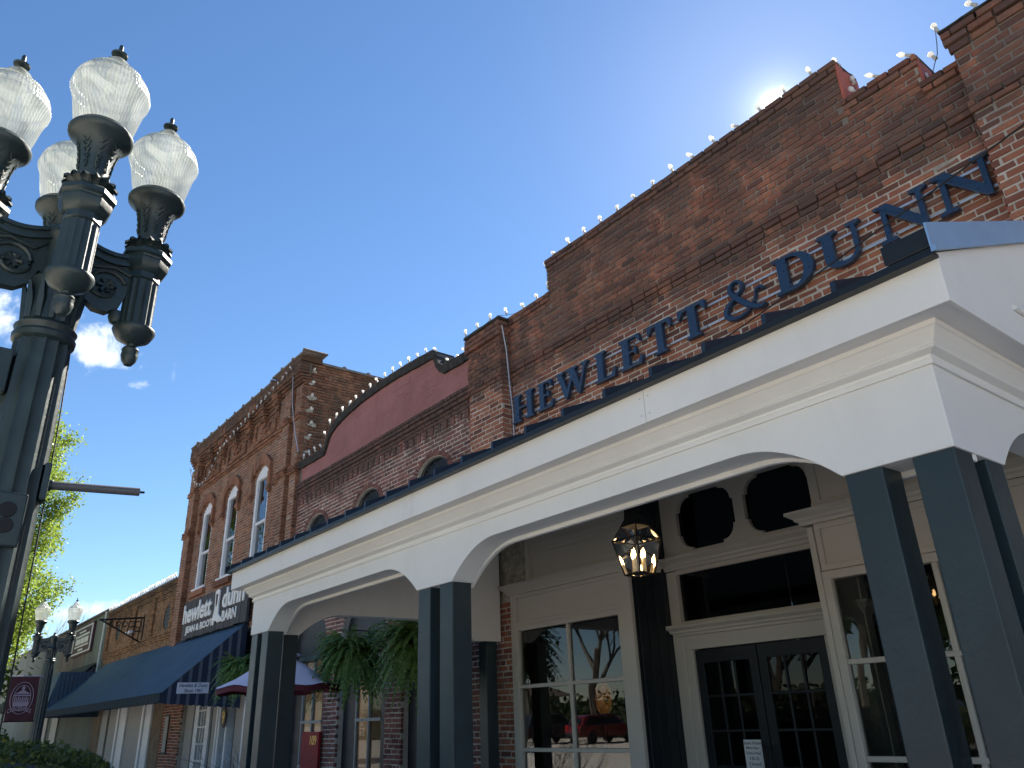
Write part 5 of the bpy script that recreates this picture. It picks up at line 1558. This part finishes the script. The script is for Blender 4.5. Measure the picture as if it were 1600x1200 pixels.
# banner arms, junction box and outlet on the near post
MT['pvc'] = plain('grey_pvc_tube', (0.11, 0.105, 0.11), .5, var=.12)
MB().tube([(-4.13, .43, 2.69), (-4.13, .86, 2.715)], .021, 12).build('banner_arm', MT['pvc'], near, smooth=True)
MB().tube([(-4.13, .855, 2.714), (-4.13, .885, 2.716)], .006, 6).build('arm_pin', MT['iron'], near)
MB().tube([(-4.13, .40, 2.688), (-4.13, .47, 2.692)], .028, 12).build('arm_collar', MT['lampiron'], near, smooth=True)
cl = MB(); cl.box(-4.19, -4.05, .42, .45, 2.60, 2.78); cl.build('arm_clamp', MT['lampiron'], near, bevel=.006)
jb = MB(); jb.box(-4.18, -4.03, .10, .19, 3.08, 3.30); jb.box(-4.17, -4.04, .09, .20, 3.27, 3.30); jb.build('junction_box', MT['lampiron'], near, bevel=.006)
MB().tube([(-4.10, .12, 3.20), (-4.10, -.25, 3.19)], .026, 8).build('banner_arm', MT['lampiron'], near, smooth=True)
MB().tube([(-4.10, .12, 3.20), (-4.10, .05, 3.20)], .045, 10).build('arm_collar', MT['lampiron'], near, smooth=True)
ob = MB(); ob.box(-4.01, -3.975, .235, .375, 2.36, 2.60)
obx = ob.build('outlet_cover', MT['lampiron'], near, bevel=.008)
for z in (2.45, 2.52): MB().yz([(.305 + .035 * math.cos(k * PI / 8), z + .035 * math.sin(k * PI / 8)) for k in range(16)], -3.977, -3.968).build('outlet_face', MT['iron'], obx, bevel=.003)
cable('thin dark cable hanging beside the fluted post of the near street lamp', [(-4.06, .40, 3.66), (-4.08, .428, 3.3), (-4.09, .445, 2.9), (-4.08, .455, 2.4), (-4.07, .465, 1.8), (-4.06, .46, .8)], .0035)

far = street_lamp('slim distant cast iron street lamp with two pale globes and a maroon banner', (-24.93, 3.66, 0.0), [R(69), R(249)])
# maroon banner with the town crest
bn = thing('town_banner', 'maroon town banner with a pale oval crest hung from the distant street lamp', 'banner', (-24.93, 3.2, 1.95))
MT['banner'] = plain('maroon_banner_cloth', (0.055, 0.010, 0.018), .7, var=.1)
bnm = MB(); n = 10
for side in (0, 1):
    vs_ = []
    for i in range(n + 1):
        for j in range(n + 1):
            y = 2.83 + .66 * i / n; z = 1.95 + 1.07 * j / n
            vs_.append((-24.80 + .012 * math.sin(i * .9) * (1 - j / n) - .006 * side, y + .04 * (1 - j / n), z))
    bnm.add(vs_, [(i * (n + 1) + j, (i + 1) * (n + 1) + j, (i + 1) * (n + 1) + j + 1, i * (n + 1) + j + 1) for i in range(n) for j in range(n)])
bnm.build('cloth', MT['banner'], bn, smooth=True, recalc=False)
MB().tube([(-24.80, 2.80, 3.03), (-24.86, 3.6, 3.03)], .018, 6).build('rod', MT['alu'], bn); MB().tube([(-24.80, 2.84, 1.94), (-24.86, 3.6, 1.94)], .018, 6).build('rod', MT['iron'], bn)
MT['crest'] = plain('pale_mauve_print', (0.30, 0.25, 0.32), .7, var=.05)
fx = rightface(-24.775)
cr = MB()
def ov(a, b_, r): cr.tube([fx(3.165 + a * math.cos(k * PI / 16), 0, 2.50 + b_ * math.sin(k * PI / 16)) for k in range(33)], r, 4)
ov(.255, .385, .008); ov(.195, .31, .007)
cr.yz([(2.99, 2.60), (3.34, 2.60), (3.165, 2.70)], -24.785, -24.772); cr.yz([(3.13, 2.70), (3.20, 2.70), (3.20, 2.76), (3.165, 2.80), (3.13, 2.76)], -24.784, -24.771)
cr.box(-24.786, -24.773, 2.98, 3.35, 2.545, 2.58)
for k in range(8): cr.box(-24.786, -24.772, 3.0 + k * .042, 3.025 + k * .042, 2.33 + .02 * (k % 3), 2.53 - .02 * (k % 2))
cr.box(-24.785, -24.7745, 2.99, 3.34, 2.30, 2.40)
cr.build('crest', MT['crest'], bn, recalc=False)
arcw = lambda u, w: (u, w - 1.1 * (u - 3.165) ** 2)
MB().yz([arcw(2.89 + .55 * k / 12, 2.31) for k in range(13)] + [arcw(3.44 - .55 * k / 12, 2.19) for k in range(13)], -24.786, -24.776).build('ribbon', MT['banner'], bn)
text_fit('lettering', 'COLLIERVILLE', 2.90, 3.43, 2.20, 2.30, rightface(-24.775), MT['crest'], bn, .004, .01, warp=arcw)

# ------------------------------------------------------------------ lantern under the porch
ln_ = thing('hanging_lantern', 'black hanging lantern with lit candle bulbs under the porch', 'lantern', (-3.93, 4.3, 2.52))
LX, LY = -3.93, 4.30
def sq(h): return [(LX - h, LY - h), (LX + h, LY - h), (LX + h, LY + h), (LX - h, LY + h)]
lev = [(2.53, .078), (2.785, .128), (2.90, .070)]
fm = MB()
for i in range(4):
    fm.tube([(sq(h)[i][0], sq(h)[i][1], z) for z, h in lev], .0065, 5)
for z, h in lev:
    q = sq(h)
    for i in range(4): fm.tube([(*q[i], z), (*q[(i + 1) % 4], z)], .0065, 5)
fm.build('frame', MT['iron'], ln_, recalc=False)
for k in range(2):
    for i in range(4):
        (z0_, h0), (z1_, h1) = lev[k], lev[k + 1]
        q0, q1 = sq(h0), sq(h1); j = (i + 1) % 4
        p = MB(); p.add([(*q0[i], z0_), (*q0[j], z0_), (*q1[j], z1_), (*q1[i], z1_)], [(0, 1, 2, 3)])
        p.build('pane', MT['lglass'] if 'lglass' in MT else MT.setdefault('lglass', glassmat('lantern_glass', (.93, .93, .9), 1.45)), ln_, recalc=False)
cpm = MB()
def loft(levels):
    vs_ = []
    for z, h in levels: vs_ += [(x, y, z) for x, y in sq(h)]
    fs_ = [(4 * k + i, 4 * k + (i + 1) % 4, 4 * k + 4 + (i + 1) % 4, 4 * k + 4 + i) for k in range(len(levels) - 1) for i in range(4)] + [(0, 1, 2, 3), tuple(4 * (len(levels) - 1) + i for i in range(4))]
    cpm.add(vs_, fs_)
loft([(2.885, .085), (2.915, .070), (2.945, .056), (2.97, .055), (2.995, .05)])
for sx in (-1, 1):
    for sy in (-1, 1): cpm.tube([(LX + sx * .03, LY + sy * .03, 2.99), (LX + sx * .03, LY + sy * .03, 3.07)], .005, 5)
cpm.box(LX - .036, LX + .036, LY - .036, LY + .036, 3.065, 3.078)
cpm.build('cap', MT['iron'], ln_, recalc=False)
chn = MB()
z = 3.09; k = 0
while z < roofz(LY) - .1:
    chn.tube([(LX + (.012 * math.cos(a) if k % 2 else 0), LY + (0 if k % 2 else .012 * math.cos(a)), z + .018 * math.sin(a)) for a in [i * PI / 5 for i in range(11)]], .0028, 4); z += .028; k += 1
chn.build('chain', MT['iron'], ln_, recalc=False)
MT['candle'] = plain('ivory_candle_sleeve', (0.7, 0.66, 0.55), .6); MT['flame'] = emit('warm_candle_bulb', (1.0, 0.60, 0.24), 4.5)
MB().box(LX - .05, LX + .05, LY - .05, LY + .05, 2.53, 2.548).build('candle_tray', MT['iron'], ln_)
for dx, dy in ((-.045, -.01), (.005, -.045), (.045, .015), (0, .045)):
    MB().lathe([(.010, 2.545), (.010, 2.645), (.004, 2.65)], (LX + dx, LY + dy, 0), 10).build('candle', MT['candle'], ln_, smooth=True)
    MB().lathe([(.004, 2.645), (.011, 2.662), (.013, 2.678), (.008, 2.70), (.001, 2.722)], (LX + dx, LY + dy, 0), 10).build('bulb', MT['flame'], ln_, smooth=True)

# ------------------------------------------------------------------ door notice
nt = thing('opening_hours_notice', 'white paper notice of store hours taped to the left glass door', 'notice', (-5.2, 7.2, 1.1))
MB().box(-5.40, -5.185, YR + .010, YR + .013, .99, 1.30).build('paper', plain('white_paper', (0.72, 0.72, 0.74), .8, var=.02), nt)
for i, s_ in enumerate(('Store Hours', 'Monday-', 'Saturday', '10-5', 'Closed', 'Sunday')):
    w = .0085 * len(s_) + .02
    text_fit('print', s_, -5.2925 - w, -5.2925 + w, 1.255 - i * .048, 1.285 - i * .048, front(YR + .010), MT['ink'], nt, .001, .008)

# ------------------------------------------------------------------ plants
def frond_mesh(nf, seed, length=.62):
    r = random.Random(seed); mb = MB()
    for f_ in range(nf):
        az = r.uniform(0, 2 * PI); L_ = length * r.uniform(.65, 1.1); lift = r.uniform(.2, 1.6); droop = r.uniform(.8, 1.35)
        n = 17; pts = []
        for k in range(n + 1):
            s_ = k / n
            out_ = L_ * (s_ * .85); z = L_ * (lift * s_ - droop * s_ * s_ * 1.05)
            pts.append(Vector((out_ * math.cos(az), out_ * math.sin(az), z)))
        sd = Vector((-math.sin(az), math.cos(az), 0))
        for k in range(1, n):
            w = .06 * math.sin(PI * min(1, (k / n) * .85 + .15)) * r.uniform(.8, 1.2)
            d = (pts[k + 1] - pts[k]); ln2 = d.length * .42
            d.normalize()
            for s_ in (-1, 1):
                tip = pts[k] + sd * (s_ * w) + d * w * .45 + Vector((0, 0, -w * r.uniform(.1, .5)))
                mb.add([tuple(pts[k] - d * ln2), tuple(pts[k] + d * ln2), tuple(tip + d * .008), tuple(tip - d * .008)], [(0, 1, 2, 3)])
    return mb.mesh('fronds', recalc=False)


MT['fern'] = leafmat('fern_green', (0.09, 0.18, 0.05), (0.22, 0.34, 0.10), .35)
FR = [frond_mesh(400, 3, .78), frond_mesh(400, 5, .78), frond_mesh(300, 9, .70)]
for me in FR: me.materials.append(MT['fern'])
MT['basket'] = plain('coir_basket', (0.07, 0.05, 0.03), .9)
for i, (x, y, z, lab, lab2) in enumerate(((-11.3, 5.72, 2.50, 'large hanging fern in the middle of the left porch bay, beside the umbrella', 'iron wall bracket holding the middle hanging fern'), (-9.38, 5.72, 2.46, 'hanging fern half hidden behind the middle pair of porch posts', 'iron wall bracket holding the fern behind the porch posts'), (-16.1, 5.75, 2.60, 'hanging fern left of the porch above the pale umbrella edge', 'iron wall bracket holding the fern left of the porch'))):
    fn = thing('hanging_fern', lab, 'plant', (x, y, z - .2), 'hanging ferns along the brick wall')
    fo_ = bpy.data.objects.new('fronds', FR[i]); COL.objects.link(fo_); fo_.parent = fn; fo_.location = (0, 0, .18)
    bk = MB().lathe([(.001, -.12), (.09, -.10), (.14, -.02), (.16, .1), (.15, .12)], (x, y, z - .1), 14).build('basket', MT['basket'], fn, smooth=True)
    ch = MB()
    for k in range(3): ch.tube([(x + .15 * math.cos(k * 2.1), y + .15 * math.sin(k * 2.1), z), (x, y, z + .36)], .004, 4)
    ch.build('hanger', MT['iron'], fn)
    bk_ = MB(); bk_.tube([(x, D - .02, z + .42), (x, y - .03, z + .42), (x, y - .05, z + .38), (x, y, z + .35)], .010, 6); bk_.tube([(x, D - .02, z + .05), (x, 6.2, z + .3), (x, 5.95, z + .42)], .008, 6); bk_.tube([(x, D - .02, z + .47), (x, D - .02, z - .05)], .012, 6)
    tag(bk_.build('wall_bracket', MT['iron'], None, smooth=True, recalc=False), lab2, 'bracket', 'brackets of the hanging ferns')

# umbrella
um = thing('patio_umbrella', 'maroon patio umbrella with pale lilac top left of the porch', 'umbrella', (-11.9, 4.95, .12))
UX, UY, UZ = -12.0, 4.9, 2.62
MT['umbtop'] = plain('pale_lilac_canvas', (0.80, 0.70, 0.80), .85, var=.06, scale=2); MT['umbin'] = plain('maroon_canvas', (0.10, 0.012, 0.022), .8, var=.1)  # pale lilac upper canvas over a maroon lining
def canopy(dz, mat, nm, r0=0.94):
    mb = MB(); rings = [(.02, .04), (.22, -.10), (.46, -.25), (.68, -.385), (0.94, -.50)]
    n = 48; vs_ = []
    for r, z in rings:
        for i in range(n):
            a = 2 * PI * i / n; sc_ = 1 - .055 * (1 - math.cos(8 * a)) * .5 * (r / 0.94)
            sag = .04 * (1 - math.cos(8 * a)) * .5 * (r / 0.94)
            vs_.append((UX + r * sc_ * math.cos(a), UY + r * sc_ * math.sin(a), UZ + z + sag + dz))
    fs_ = [(k * n + i, k * n + (i + 1) % n, (k + 1) * n + (i + 1) % n, (k + 1) * n + i) for k in range(len(rings) - 1) for i in range(n)]
    if dz < 0:   # valance
        o = len(vs_)
        for i in range(n):
            a = 2 * PI * i / n; sc_ = 1 - .055 * (1 - math.cos(8 * a)) * .5
            vs_.append((UX + 0.95 * sc_ * math.cos(a), UY + 0.95 * sc_ * math.sin(a), UZ - .57 + dz + .04 * (1 - math.cos(8 * a)) * .5))
        fs_ += [((len(rings) - 1) * n + i, (len(rings) - 1) * n + (i + 1) % n, o + (i + 1) % n, o + i) for i in range(n)]
    mb.add(vs_, fs_); return mb.build(nm, mat, um, smooth=True, recalc=False)
canopy(0, MT['umbtop'], 'canopy'); canopy(-.012, MT['umbin'], 'canopy_lining')
cp2 = MB().lathe([(.30, -.035), (.16, .03), (.02, .07)], (UX, UY, UZ), 16).build('vent_cap', MT['umbtop'], um, smooth=True)
MB().tube([(UX, UY, .12), (UX, UY, UZ + .1)], .022, 8).build('pole', MT['iron'], um, smooth=True)
for k in range(8): MB().tube([(UX, UY, UZ - .04), (UX + 0.85 * math.cos(k * PI / 4), UY + 0.85 * math.sin(k * PI / 4), UZ - .53)], .008, 5).build('rib', MT['iron'], um)

# hedge, shrubs
def leaves(mb, r, count, sample, size, flat=.0):
    for _ in range(count):
        p = Vector(sample(r)); s_ = size * r.uniform(.6, 1.3)
        a = Vector((r.gauss(0, 1), r.gauss(0, 1), r.gauss(0, 1) * (1 - flat))).normalized()
        b_ = a.cross(Vector((r.gauss(0, 1), r.gauss(0, 1), r.gauss(0, 1)))).normalized()
        q = a * s_; w = b_ * s_ * .5
        mb.add([tuple(p - q), tuple(p + w), tuple(p + q), tuple(p - w)], [(0, 1, 2, 3)])


hd = thing('clipped_hedge', 'clipped dark green hedge at the lower left corner', 'hedge', (-8, .4, 0))
hb = MB(); rr = random.Random(4)
def hs_(r):
    a = r.random()
    x = r.uniform(-10.5, -6.25); y = r.uniform(-1.6, 1.42); z = 1.52
    if a < .4: z = 1.50 + .06 * math.sin(x * 3.1) * math.cos(y * 4.0) + r.uniform(-.06, .05)
    elif a < .75: x = -6.25 + r.uniform(-.1, .05); z = r.uniform(.3, 1.52)
    else: y = 1.42 + r.uniform(-.1, .06); z = r.uniform(.3, 1.52)
    # rounded shoulder
    dy = max(0, y - 1.0); dx = max(0, x + 6.6)
    z = min(z, 1.56 - .9 * dy * dy - .35 * dx * dx + r.uniform(-.05, .02))
    return (x, y, z)
leaves(hb, rr, 30000, hs_, .022)
hb.build('foliage', leafmat('hedge_leaf', (0.045, 0.07, 0.018), (0.13, 0.16, 0.045), .3), hd, recalc=False)
MB().box(-10.4, -6.4, -1.5, 1.3, .1, 1.36).build('dark_core', plain('hedge_shade_core', (0.02, 0.022, 0.012), .9), hd)  # solid dark box: shade between the leaves put into its colour


def grow(mb, r, p, d, length, rad, depth, tips, spread=.55, up=.12):
    n = 4; pts = [p]; q = Vector(p); dd = Vector(d)
    for k in range(n):
        dd = (dd + Vector((r.gauss(0, .10), r.gauss(0, .10), r.gauss(0, .07) + up * .3))).normalized()
        q = q + dd * (length / n); pts.append(tuple(q))
    mb.tube(pts, [rad * (1 - .5 * k / n) for k in range(n + 1)], 5 if depth > 1 else 4)
    if depth <= 1: tips.extend([Vector(x) for x in pts[2:]])
    if depth == 0: return
    for k in range(r.choice((3, 3, 4))):
        s_ = Vector(pts[r.choice((2, 3, 4))])
        nd_ = (dd + Vector((r.gauss(0, spread), r.gauss(0, spread), r.gauss(0, spread * .5) + up))).normalized()
        grow(mb, r, tuple(s_), nd_, length * r.uniform(.62, .82), rad * .52, depth - 1, tips, spread, up)


def tree(label, loc, height, depth, leafmat_, seed, nleaf, leafsize, spread=.5, up=.15, trunkmat=None, cloud=.45, group=None, name='tree', splay=1.0):
    r = random.Random(seed)
    th = thing(name, label, 'tree', loc, group)
    mb = MB(); tips = []
    grow(mb, r, loc, (r.gauss(0, .05), r.gauss(0, .05), 1), height * .42, height * .024, depth, tips, spread, up)
    mb.build('trunk', trunkmat or MT['bark'], th, smooth=True, recalc=False)
    if leafmat_ and tips:
        lm = MB()
        def smp(r_):
            t_ = r_.choice(tips); return (t_.x + r_.gauss(0, cloud), t_.y + r_.gauss(0, cloud), t_.z + r_.gauss(0, cloud))
        leaves(lm, r, nleaf, smp, leafsize)
        lm.build('crown', leafmat_, th, recalc=False)
    return th


MT['bark'] = plain('grey_bark', (0.09, 0.075, 0.06), .9, var=.3, scale=8, bump=.6)
MT['spring'] = leafmat('spring_yellow_leaf', (0.13, 0.20, 0.025), (0.26, 0.34, 0.05), .5)
MT['dgreen'] = leafmat('evergreen_leaf', (0.02, 0.045, 0.015), (0.05, 0.09, 0.025), .3)
MT['midgreen'] = leafmat('mid_green_leaf', (0.07, 0.12, 0.02), (0.14, 0.19, 0.035), .45)
def excurrent_tree(label, loc, height, rad, mat, seed, nleaf, leafsize, cloud, group, name):
    r = random.Random(seed); th = thing(name, label, 'tree', loc, group); mb = MB(); tips = []
    mb.tube([(loc[0] + .05 * math.sin(k), loc[1] + .05 * math.cos(k * 1.3), loc[2] + height * k / 9) for k in range(10)], [height * .016 * (1 - .09 * k) for k in range(10)], 8)
    for k in range(95):
        h = .18 + .80 * (k / 95) ** .9; L_ = rad * (1.15 - .85 * h) * r.uniform(.7, 1.3) + .25
        az = r.uniform(0, 2 * PI); el = R(r.uniform(25, 60)); p = Vector((loc[0], loc[1], loc[2] + height * h))
        pts = [tuple(p)]; d = Vector((math.cos(az) * math.cos(el), math.sin(az) * math.cos(el), math.sin(el)))
        for j in range(5):
            d = (d + Vector((r.gauss(0, .12), r.gauss(0, .12), .05))).normalized(); p = p + d * (L_ / 4); pts.append(tuple(p))
            if j > 0: tips.append(p.copy())
            if j > 1:
                e = (d + Vector((r.gauss(0, .5), r.gauss(0, .5), r.gauss(.2, .3)))).normalized(); q = p + e * L_ * .28; mb.tube([tuple(p), tuple(q)], [.014, .005], 4); tips.append(q); tips.append(p.lerp(q, .5))
        mb.tube(pts, [.035 * (1 - .17 * j) for j in range(6)], 4)
    mb.build('trunk', MT['bark'], th, smooth=True, recalc=False)
    lm = MB()
    def smp(r_):
        t_ = r_.choice(tips); return (t_.x + r_.gauss(0, cloud), t_.y + r_.gauss(0, cloud), t_.z + r_.gauss(0, cloud * 1.2))
    leaves(lm, r, nleaf, smp, leafsize); lm.build('crown', mat, th, recalc=False)
    return th


excurrent_tree('yellow-green spring tree behind the near street lamp', (-38.5, 2.9, 0), 14.6, 3.0, MT['spring'], 21, 95000, .075, .20, 'spring trees by the kerb', 'spring_tree')
tree('lower mid-green tree beneath the yellow-green spring tree, behind the banner', (-46, 3.6, 0), 8.0, 3, MT['midgreen'], 5, 9000, .14, .5, .12, cloud=.6, group='spring trees by the kerb', name='spring_tree')
tree('bare grey tree seen between the globes of the distant lamp', (-66, 7.2, 0), 9.0, 5, None, 8, 0, 0, .5, .2, trunkmat=plain('pale_bare_twig', (0.25, 0.22, 0.2), .9), name='bare_tree')


def shrub(label, loc, rx, rz, mat, n, size, seed, name='shrub'):
    r = random.Random(seed); th = thing(name, label, 'shrub', loc); mb = MB(); st = MB()
    for k in range(9):
        a = r.uniform(0, 6.28); st.tube([loc, (loc[0] + rx * .6 * math.cos(a), loc[1] + rx * .6 * math.sin(a), loc[2] + rz * r.uniform(.8, 1.5))], [.02, .006], 4)
    st.build('stems', MT['bark'], th, recalc=False)
    def smp(r_):
        v = Vector((r_.gauss(0, 1), r_.gauss(0, 1), r_.gauss(0, 1))).normalized() * (r_.uniform(.55, 1.08))
        return (loc[0] + v.x * rx, loc[1] + v.y * rx, loc[2] + rz * .9 + v.z * rz)
    leaves(mb, r, n, smp, size)
    mb.build('foliage', mat, th, recalc=False); return th


shrub('yellow flowering shrub behind the hedge at the left edge', (-16.5, 1.45, 0), .9, .86, leafmat('gold_leaf_shrub', (0.20, 0.16, 0.02), (0.38, 0.30, 0.05), .4), 5000, .05, 31)
shrub('pale leafy shrub below the maroon banner', (-30, 2.3, 0), 1.6, 1.1, MT['midgreen'], 5000, .08, 33)
tg = MB(); rr = random.Random(77); tips = []
for k in range(7): grow(tg, rr, (-10.6 + rr.uniform(-.3, .3), 4.0 + rr.uniform(-.25, .25), .2), (rr.gauss(0, .25), rr.gauss(0, .25), 1), .62, .010, 3, tips, .5, .1)
tag(tg.build('bare_shrub', plain('dry_twig', (0.12, 0.10, 0.08), .9), None, recalc=False), 'leafless twiggy shrub at the foot of the left porch posts', 'shrub')

# ------------------------------------------------------------------ what the shop windows mirror: the other side of the street
def car(label, x, y, col, heading=0.0, suv=True):
    th = thing('parked_car', label, 'car', (x, y, 0), 'cars parked across the street')
    paint = plain('car_paint', col, .25, var=.03, coat=.8); dark = MT['iron']
    L_, W_, H_ = (4.6, 1.85, 1.68) if suv else (4.4, 1.76, 1.45)
    hood = .98 if suv else .88
    s_ = 1 if suv else .95
    prof = [(-2.25, .35), (-2.3, .62), (-2.26, .95 * s_), (-2.12, hood + .08), (-1.75, H_ - .06), (-1.4, H_), (.35, H_), (.6, H_ - .04), (1.15, hood + .04), (2.0, hood - .10), (2.25, .72), (2.28, .42), (2.2, .32)]
    cw = W_ / 2
    X = lambda a, b_, t_: (x + t_ * (1 - .16 * max(0, (b_ - hood) / (H_ - hood))), y - a, b_)   # nose points to -Y, tail to the shops
    mb = MB(); mb.prism(prof, X, -cw, cw); body = mb.build('body', paint, th, bevel=.05)
    for t0, t1 in ((-cw - .002, -cw + .03), (cw - .03, cw + .002)):
        g_ = MB(); g_.prism([(-1.75, hood + .08), (-1.55, H_ - .12), (.40, H_ - .12), (.95, hood + .08)], X, t0, t1); g_.build('side_window', MT['cglass'] if 'cglass' in MT else MT.setdefault('cglass', plain('car_glass', (0.012, 0.014, 0.016), .08, var=.02)), body)
    g_ = MB(); g_.add([X(-2.145, hood + .12, -cw * .82), X(-2.145, hood + .12, cw * .82), X(-1.80, H_ - .12, cw * .80), X(-1.80, H_ - .12, -cw * .80)], [(0, 1, 2, 3)]); g_.build('rear_window', MT['cglass'], body, recalc=False)
    for sx in (-1, 1):
        MB().box(x + sx * cw * .78 - .1, x + sx * cw * .78 + .1, y + 2.24, y + 2.31, .72, 1.0).build('tail_light', plain('red_lens', (0.4, 0.01, 0.01), .2), th, bevel=.02)
        for a in (-1.4, 1.4):
            w = MB().lathe([(.0, -.1), (.20, -.1), (.22, -.09), (.34, -.09), (.345, 0), (.34, .1), (.2, .1), (.0, .09)], n=20)
            w.v = [(x + sx * (cw - .09) + v[2], y - a + v[0], .345 + v[1]) for v in w.v]; w.build('wheel', dark, th, smooth=True)
    MB().box(x - .26, x + .26, y + 2.30, y + 2.325, .70, .85).build('number_plate', MT['whitewood'], th)
    MB().box(x - cw * .95, x + cw * .95, y + 2.20, y + 2.33, .38, .60).build('bumper', dark, th, bevel=.03)
    return th


car('dark grey SUV reflected in the left shop window', -38.5, -19.3, (0.03, 0.033, 0.04))
car('black hatchback beside the dark SUV in the window reflection', -42.0, -19.6, (0.012, 0.012, 0.014), suv=False)
car('red hatchback reflected in the left shop window', -34.0, -19.8, (0.14, 0.01, 0.012), suv=False)
car('silver car reflected in the right shop window', -9.6, -15.2, (0.3, 0.3, 0.31), suv=False)
car('maroon SUV reflected in the right shop window', -13.4, -15.4, (0.12, 0.015, 0.02))
for i, (x, y, h, mt, lab) in enumerate(((-46, -24, 13, 'dgreen', 'dense evergreen tree mirrored in the left shop window'), (-39, -24.5, 14, None, 'bare branching tree mirrored in the left shop window'), (-32, -24, 13, None, 'second bare tree mirrored beside the evergreen'), (-15, -21, 9, 'dgreen', 'evergreen tree mirrored in the right shop window'), (-9, -22, 12, None, 'bare tree mirrored in the right shop window'), (-50, -22, 12, 'dgreen', 'far evergreen tree across the street'), (4, -18, 10, 'midgreen', 'green tree across the street behind the camera'), (-20, -23, 10, 'dgreen', 'evergreen tree mirrored in the glass doors'), (-25, -25, 11, 'dgreen', 'tall evergreen tree behind the one mirrored in the doors'), (-10.5, -20, 9, 'dgreen', 'evergreen tree mirrored at the edge of the right shop window'))):
    tree(lab, (x, y, .1), h, 5 if not mt else 4, MT[mt] if mt else None, 50 + i, 9000 if mt else 0, .22, .5, .15, cloud=.7, group='trees on the square', name='park_tree')
ph = thing('added_hedge', 'long dark hedge added across the square to darken the ground mirrored in the glass', 'hedge', (-30, -26.5, 0))  # unseen hedge, added to hide bright ground from the window reflections
phm = MB(); rp = random.Random(12)
leaves(phm, rp, 9000, lambda r_: (r_.uniform(-75, 15), -26.0 + r_.uniform(-.7, .5), r_.uniform(.1, 2.6) + .25 * math.sin(r_.uniform(0, 6))), .22)
phm.build('foliage', MT['dgreen'], ph, recalc=False); MB().box(-75, 15, -27, -26.2, .1, 2.3).build('dark_core', plain('added_hedge_core', (0.02, 0.025, 0.012), .9), ph)  # core is a solid box coloured dark for the shade inside
dp = thing('depot_house', 'low house with a hipped roof across the street, mirrored in the shop window', 'house', (-58, -28, .1))
MB().box(-64, -53, -33, -25, .1, 3.0).build('wall', MT['greywood'], dp)
rfm = MB(); rfm.add([(-65, -34, 3.0), (-52, -34, 3.0), (-52, -24, 3.0), (-65, -24, 3.0), (-61, -29, 5.2), (-56, -29, 5.2)], [(0, 1, 5, 4), (1, 2, 5), (2, 3, 4, 5), (3, 0, 4), (3, 2, 1, 0)]); rfm.build('roof', plain('brown_shingle_roof', (0.10, 0.075, 0.06), .9), dp)
for x in (-63, -60.5, -58, -55.5): MB().box(x, x + 1.2, -24.99, -24.9, 1.0, 2.3).build('window', MT['iron'], dp)
def amber_mat():
    m, t, b, out = ntree('amber_shade')
    c = nramp(t, nnoise(t, 22, 5, .7), [(.35, (0.06, 0.015, 0.004)), (.7, (1.0, 0.36, 0.08))])
    t.links.new(c, b.inputs['Base Color']); t.links.new(c, b.inputs['Emission Color']); b.inputs['Emission Strength'].default_value = .03
    return m


# amber lamp glowing inside the shop
al = thing('amber_table_lamp', 'glowing amber lampshade inside the shop behind the left display window', 'lamp', (-7.9, 7.7, .13))
MB().lathe([(.06, 1.60), (.10, 1.66), (.115, 1.78), (.10, 1.9), (.05, 1.98)], (-7.9, 7.7, 0), 14).build('lamp_shade', amber_mat(), al, smooth=True)
MB().lathe([(.16, .13), (.15, .16), (.02, .2), (.02, 1.62)], (-7.9, 7.7, 0), 12).build('stand', MT['iron'], al, smooth=True)
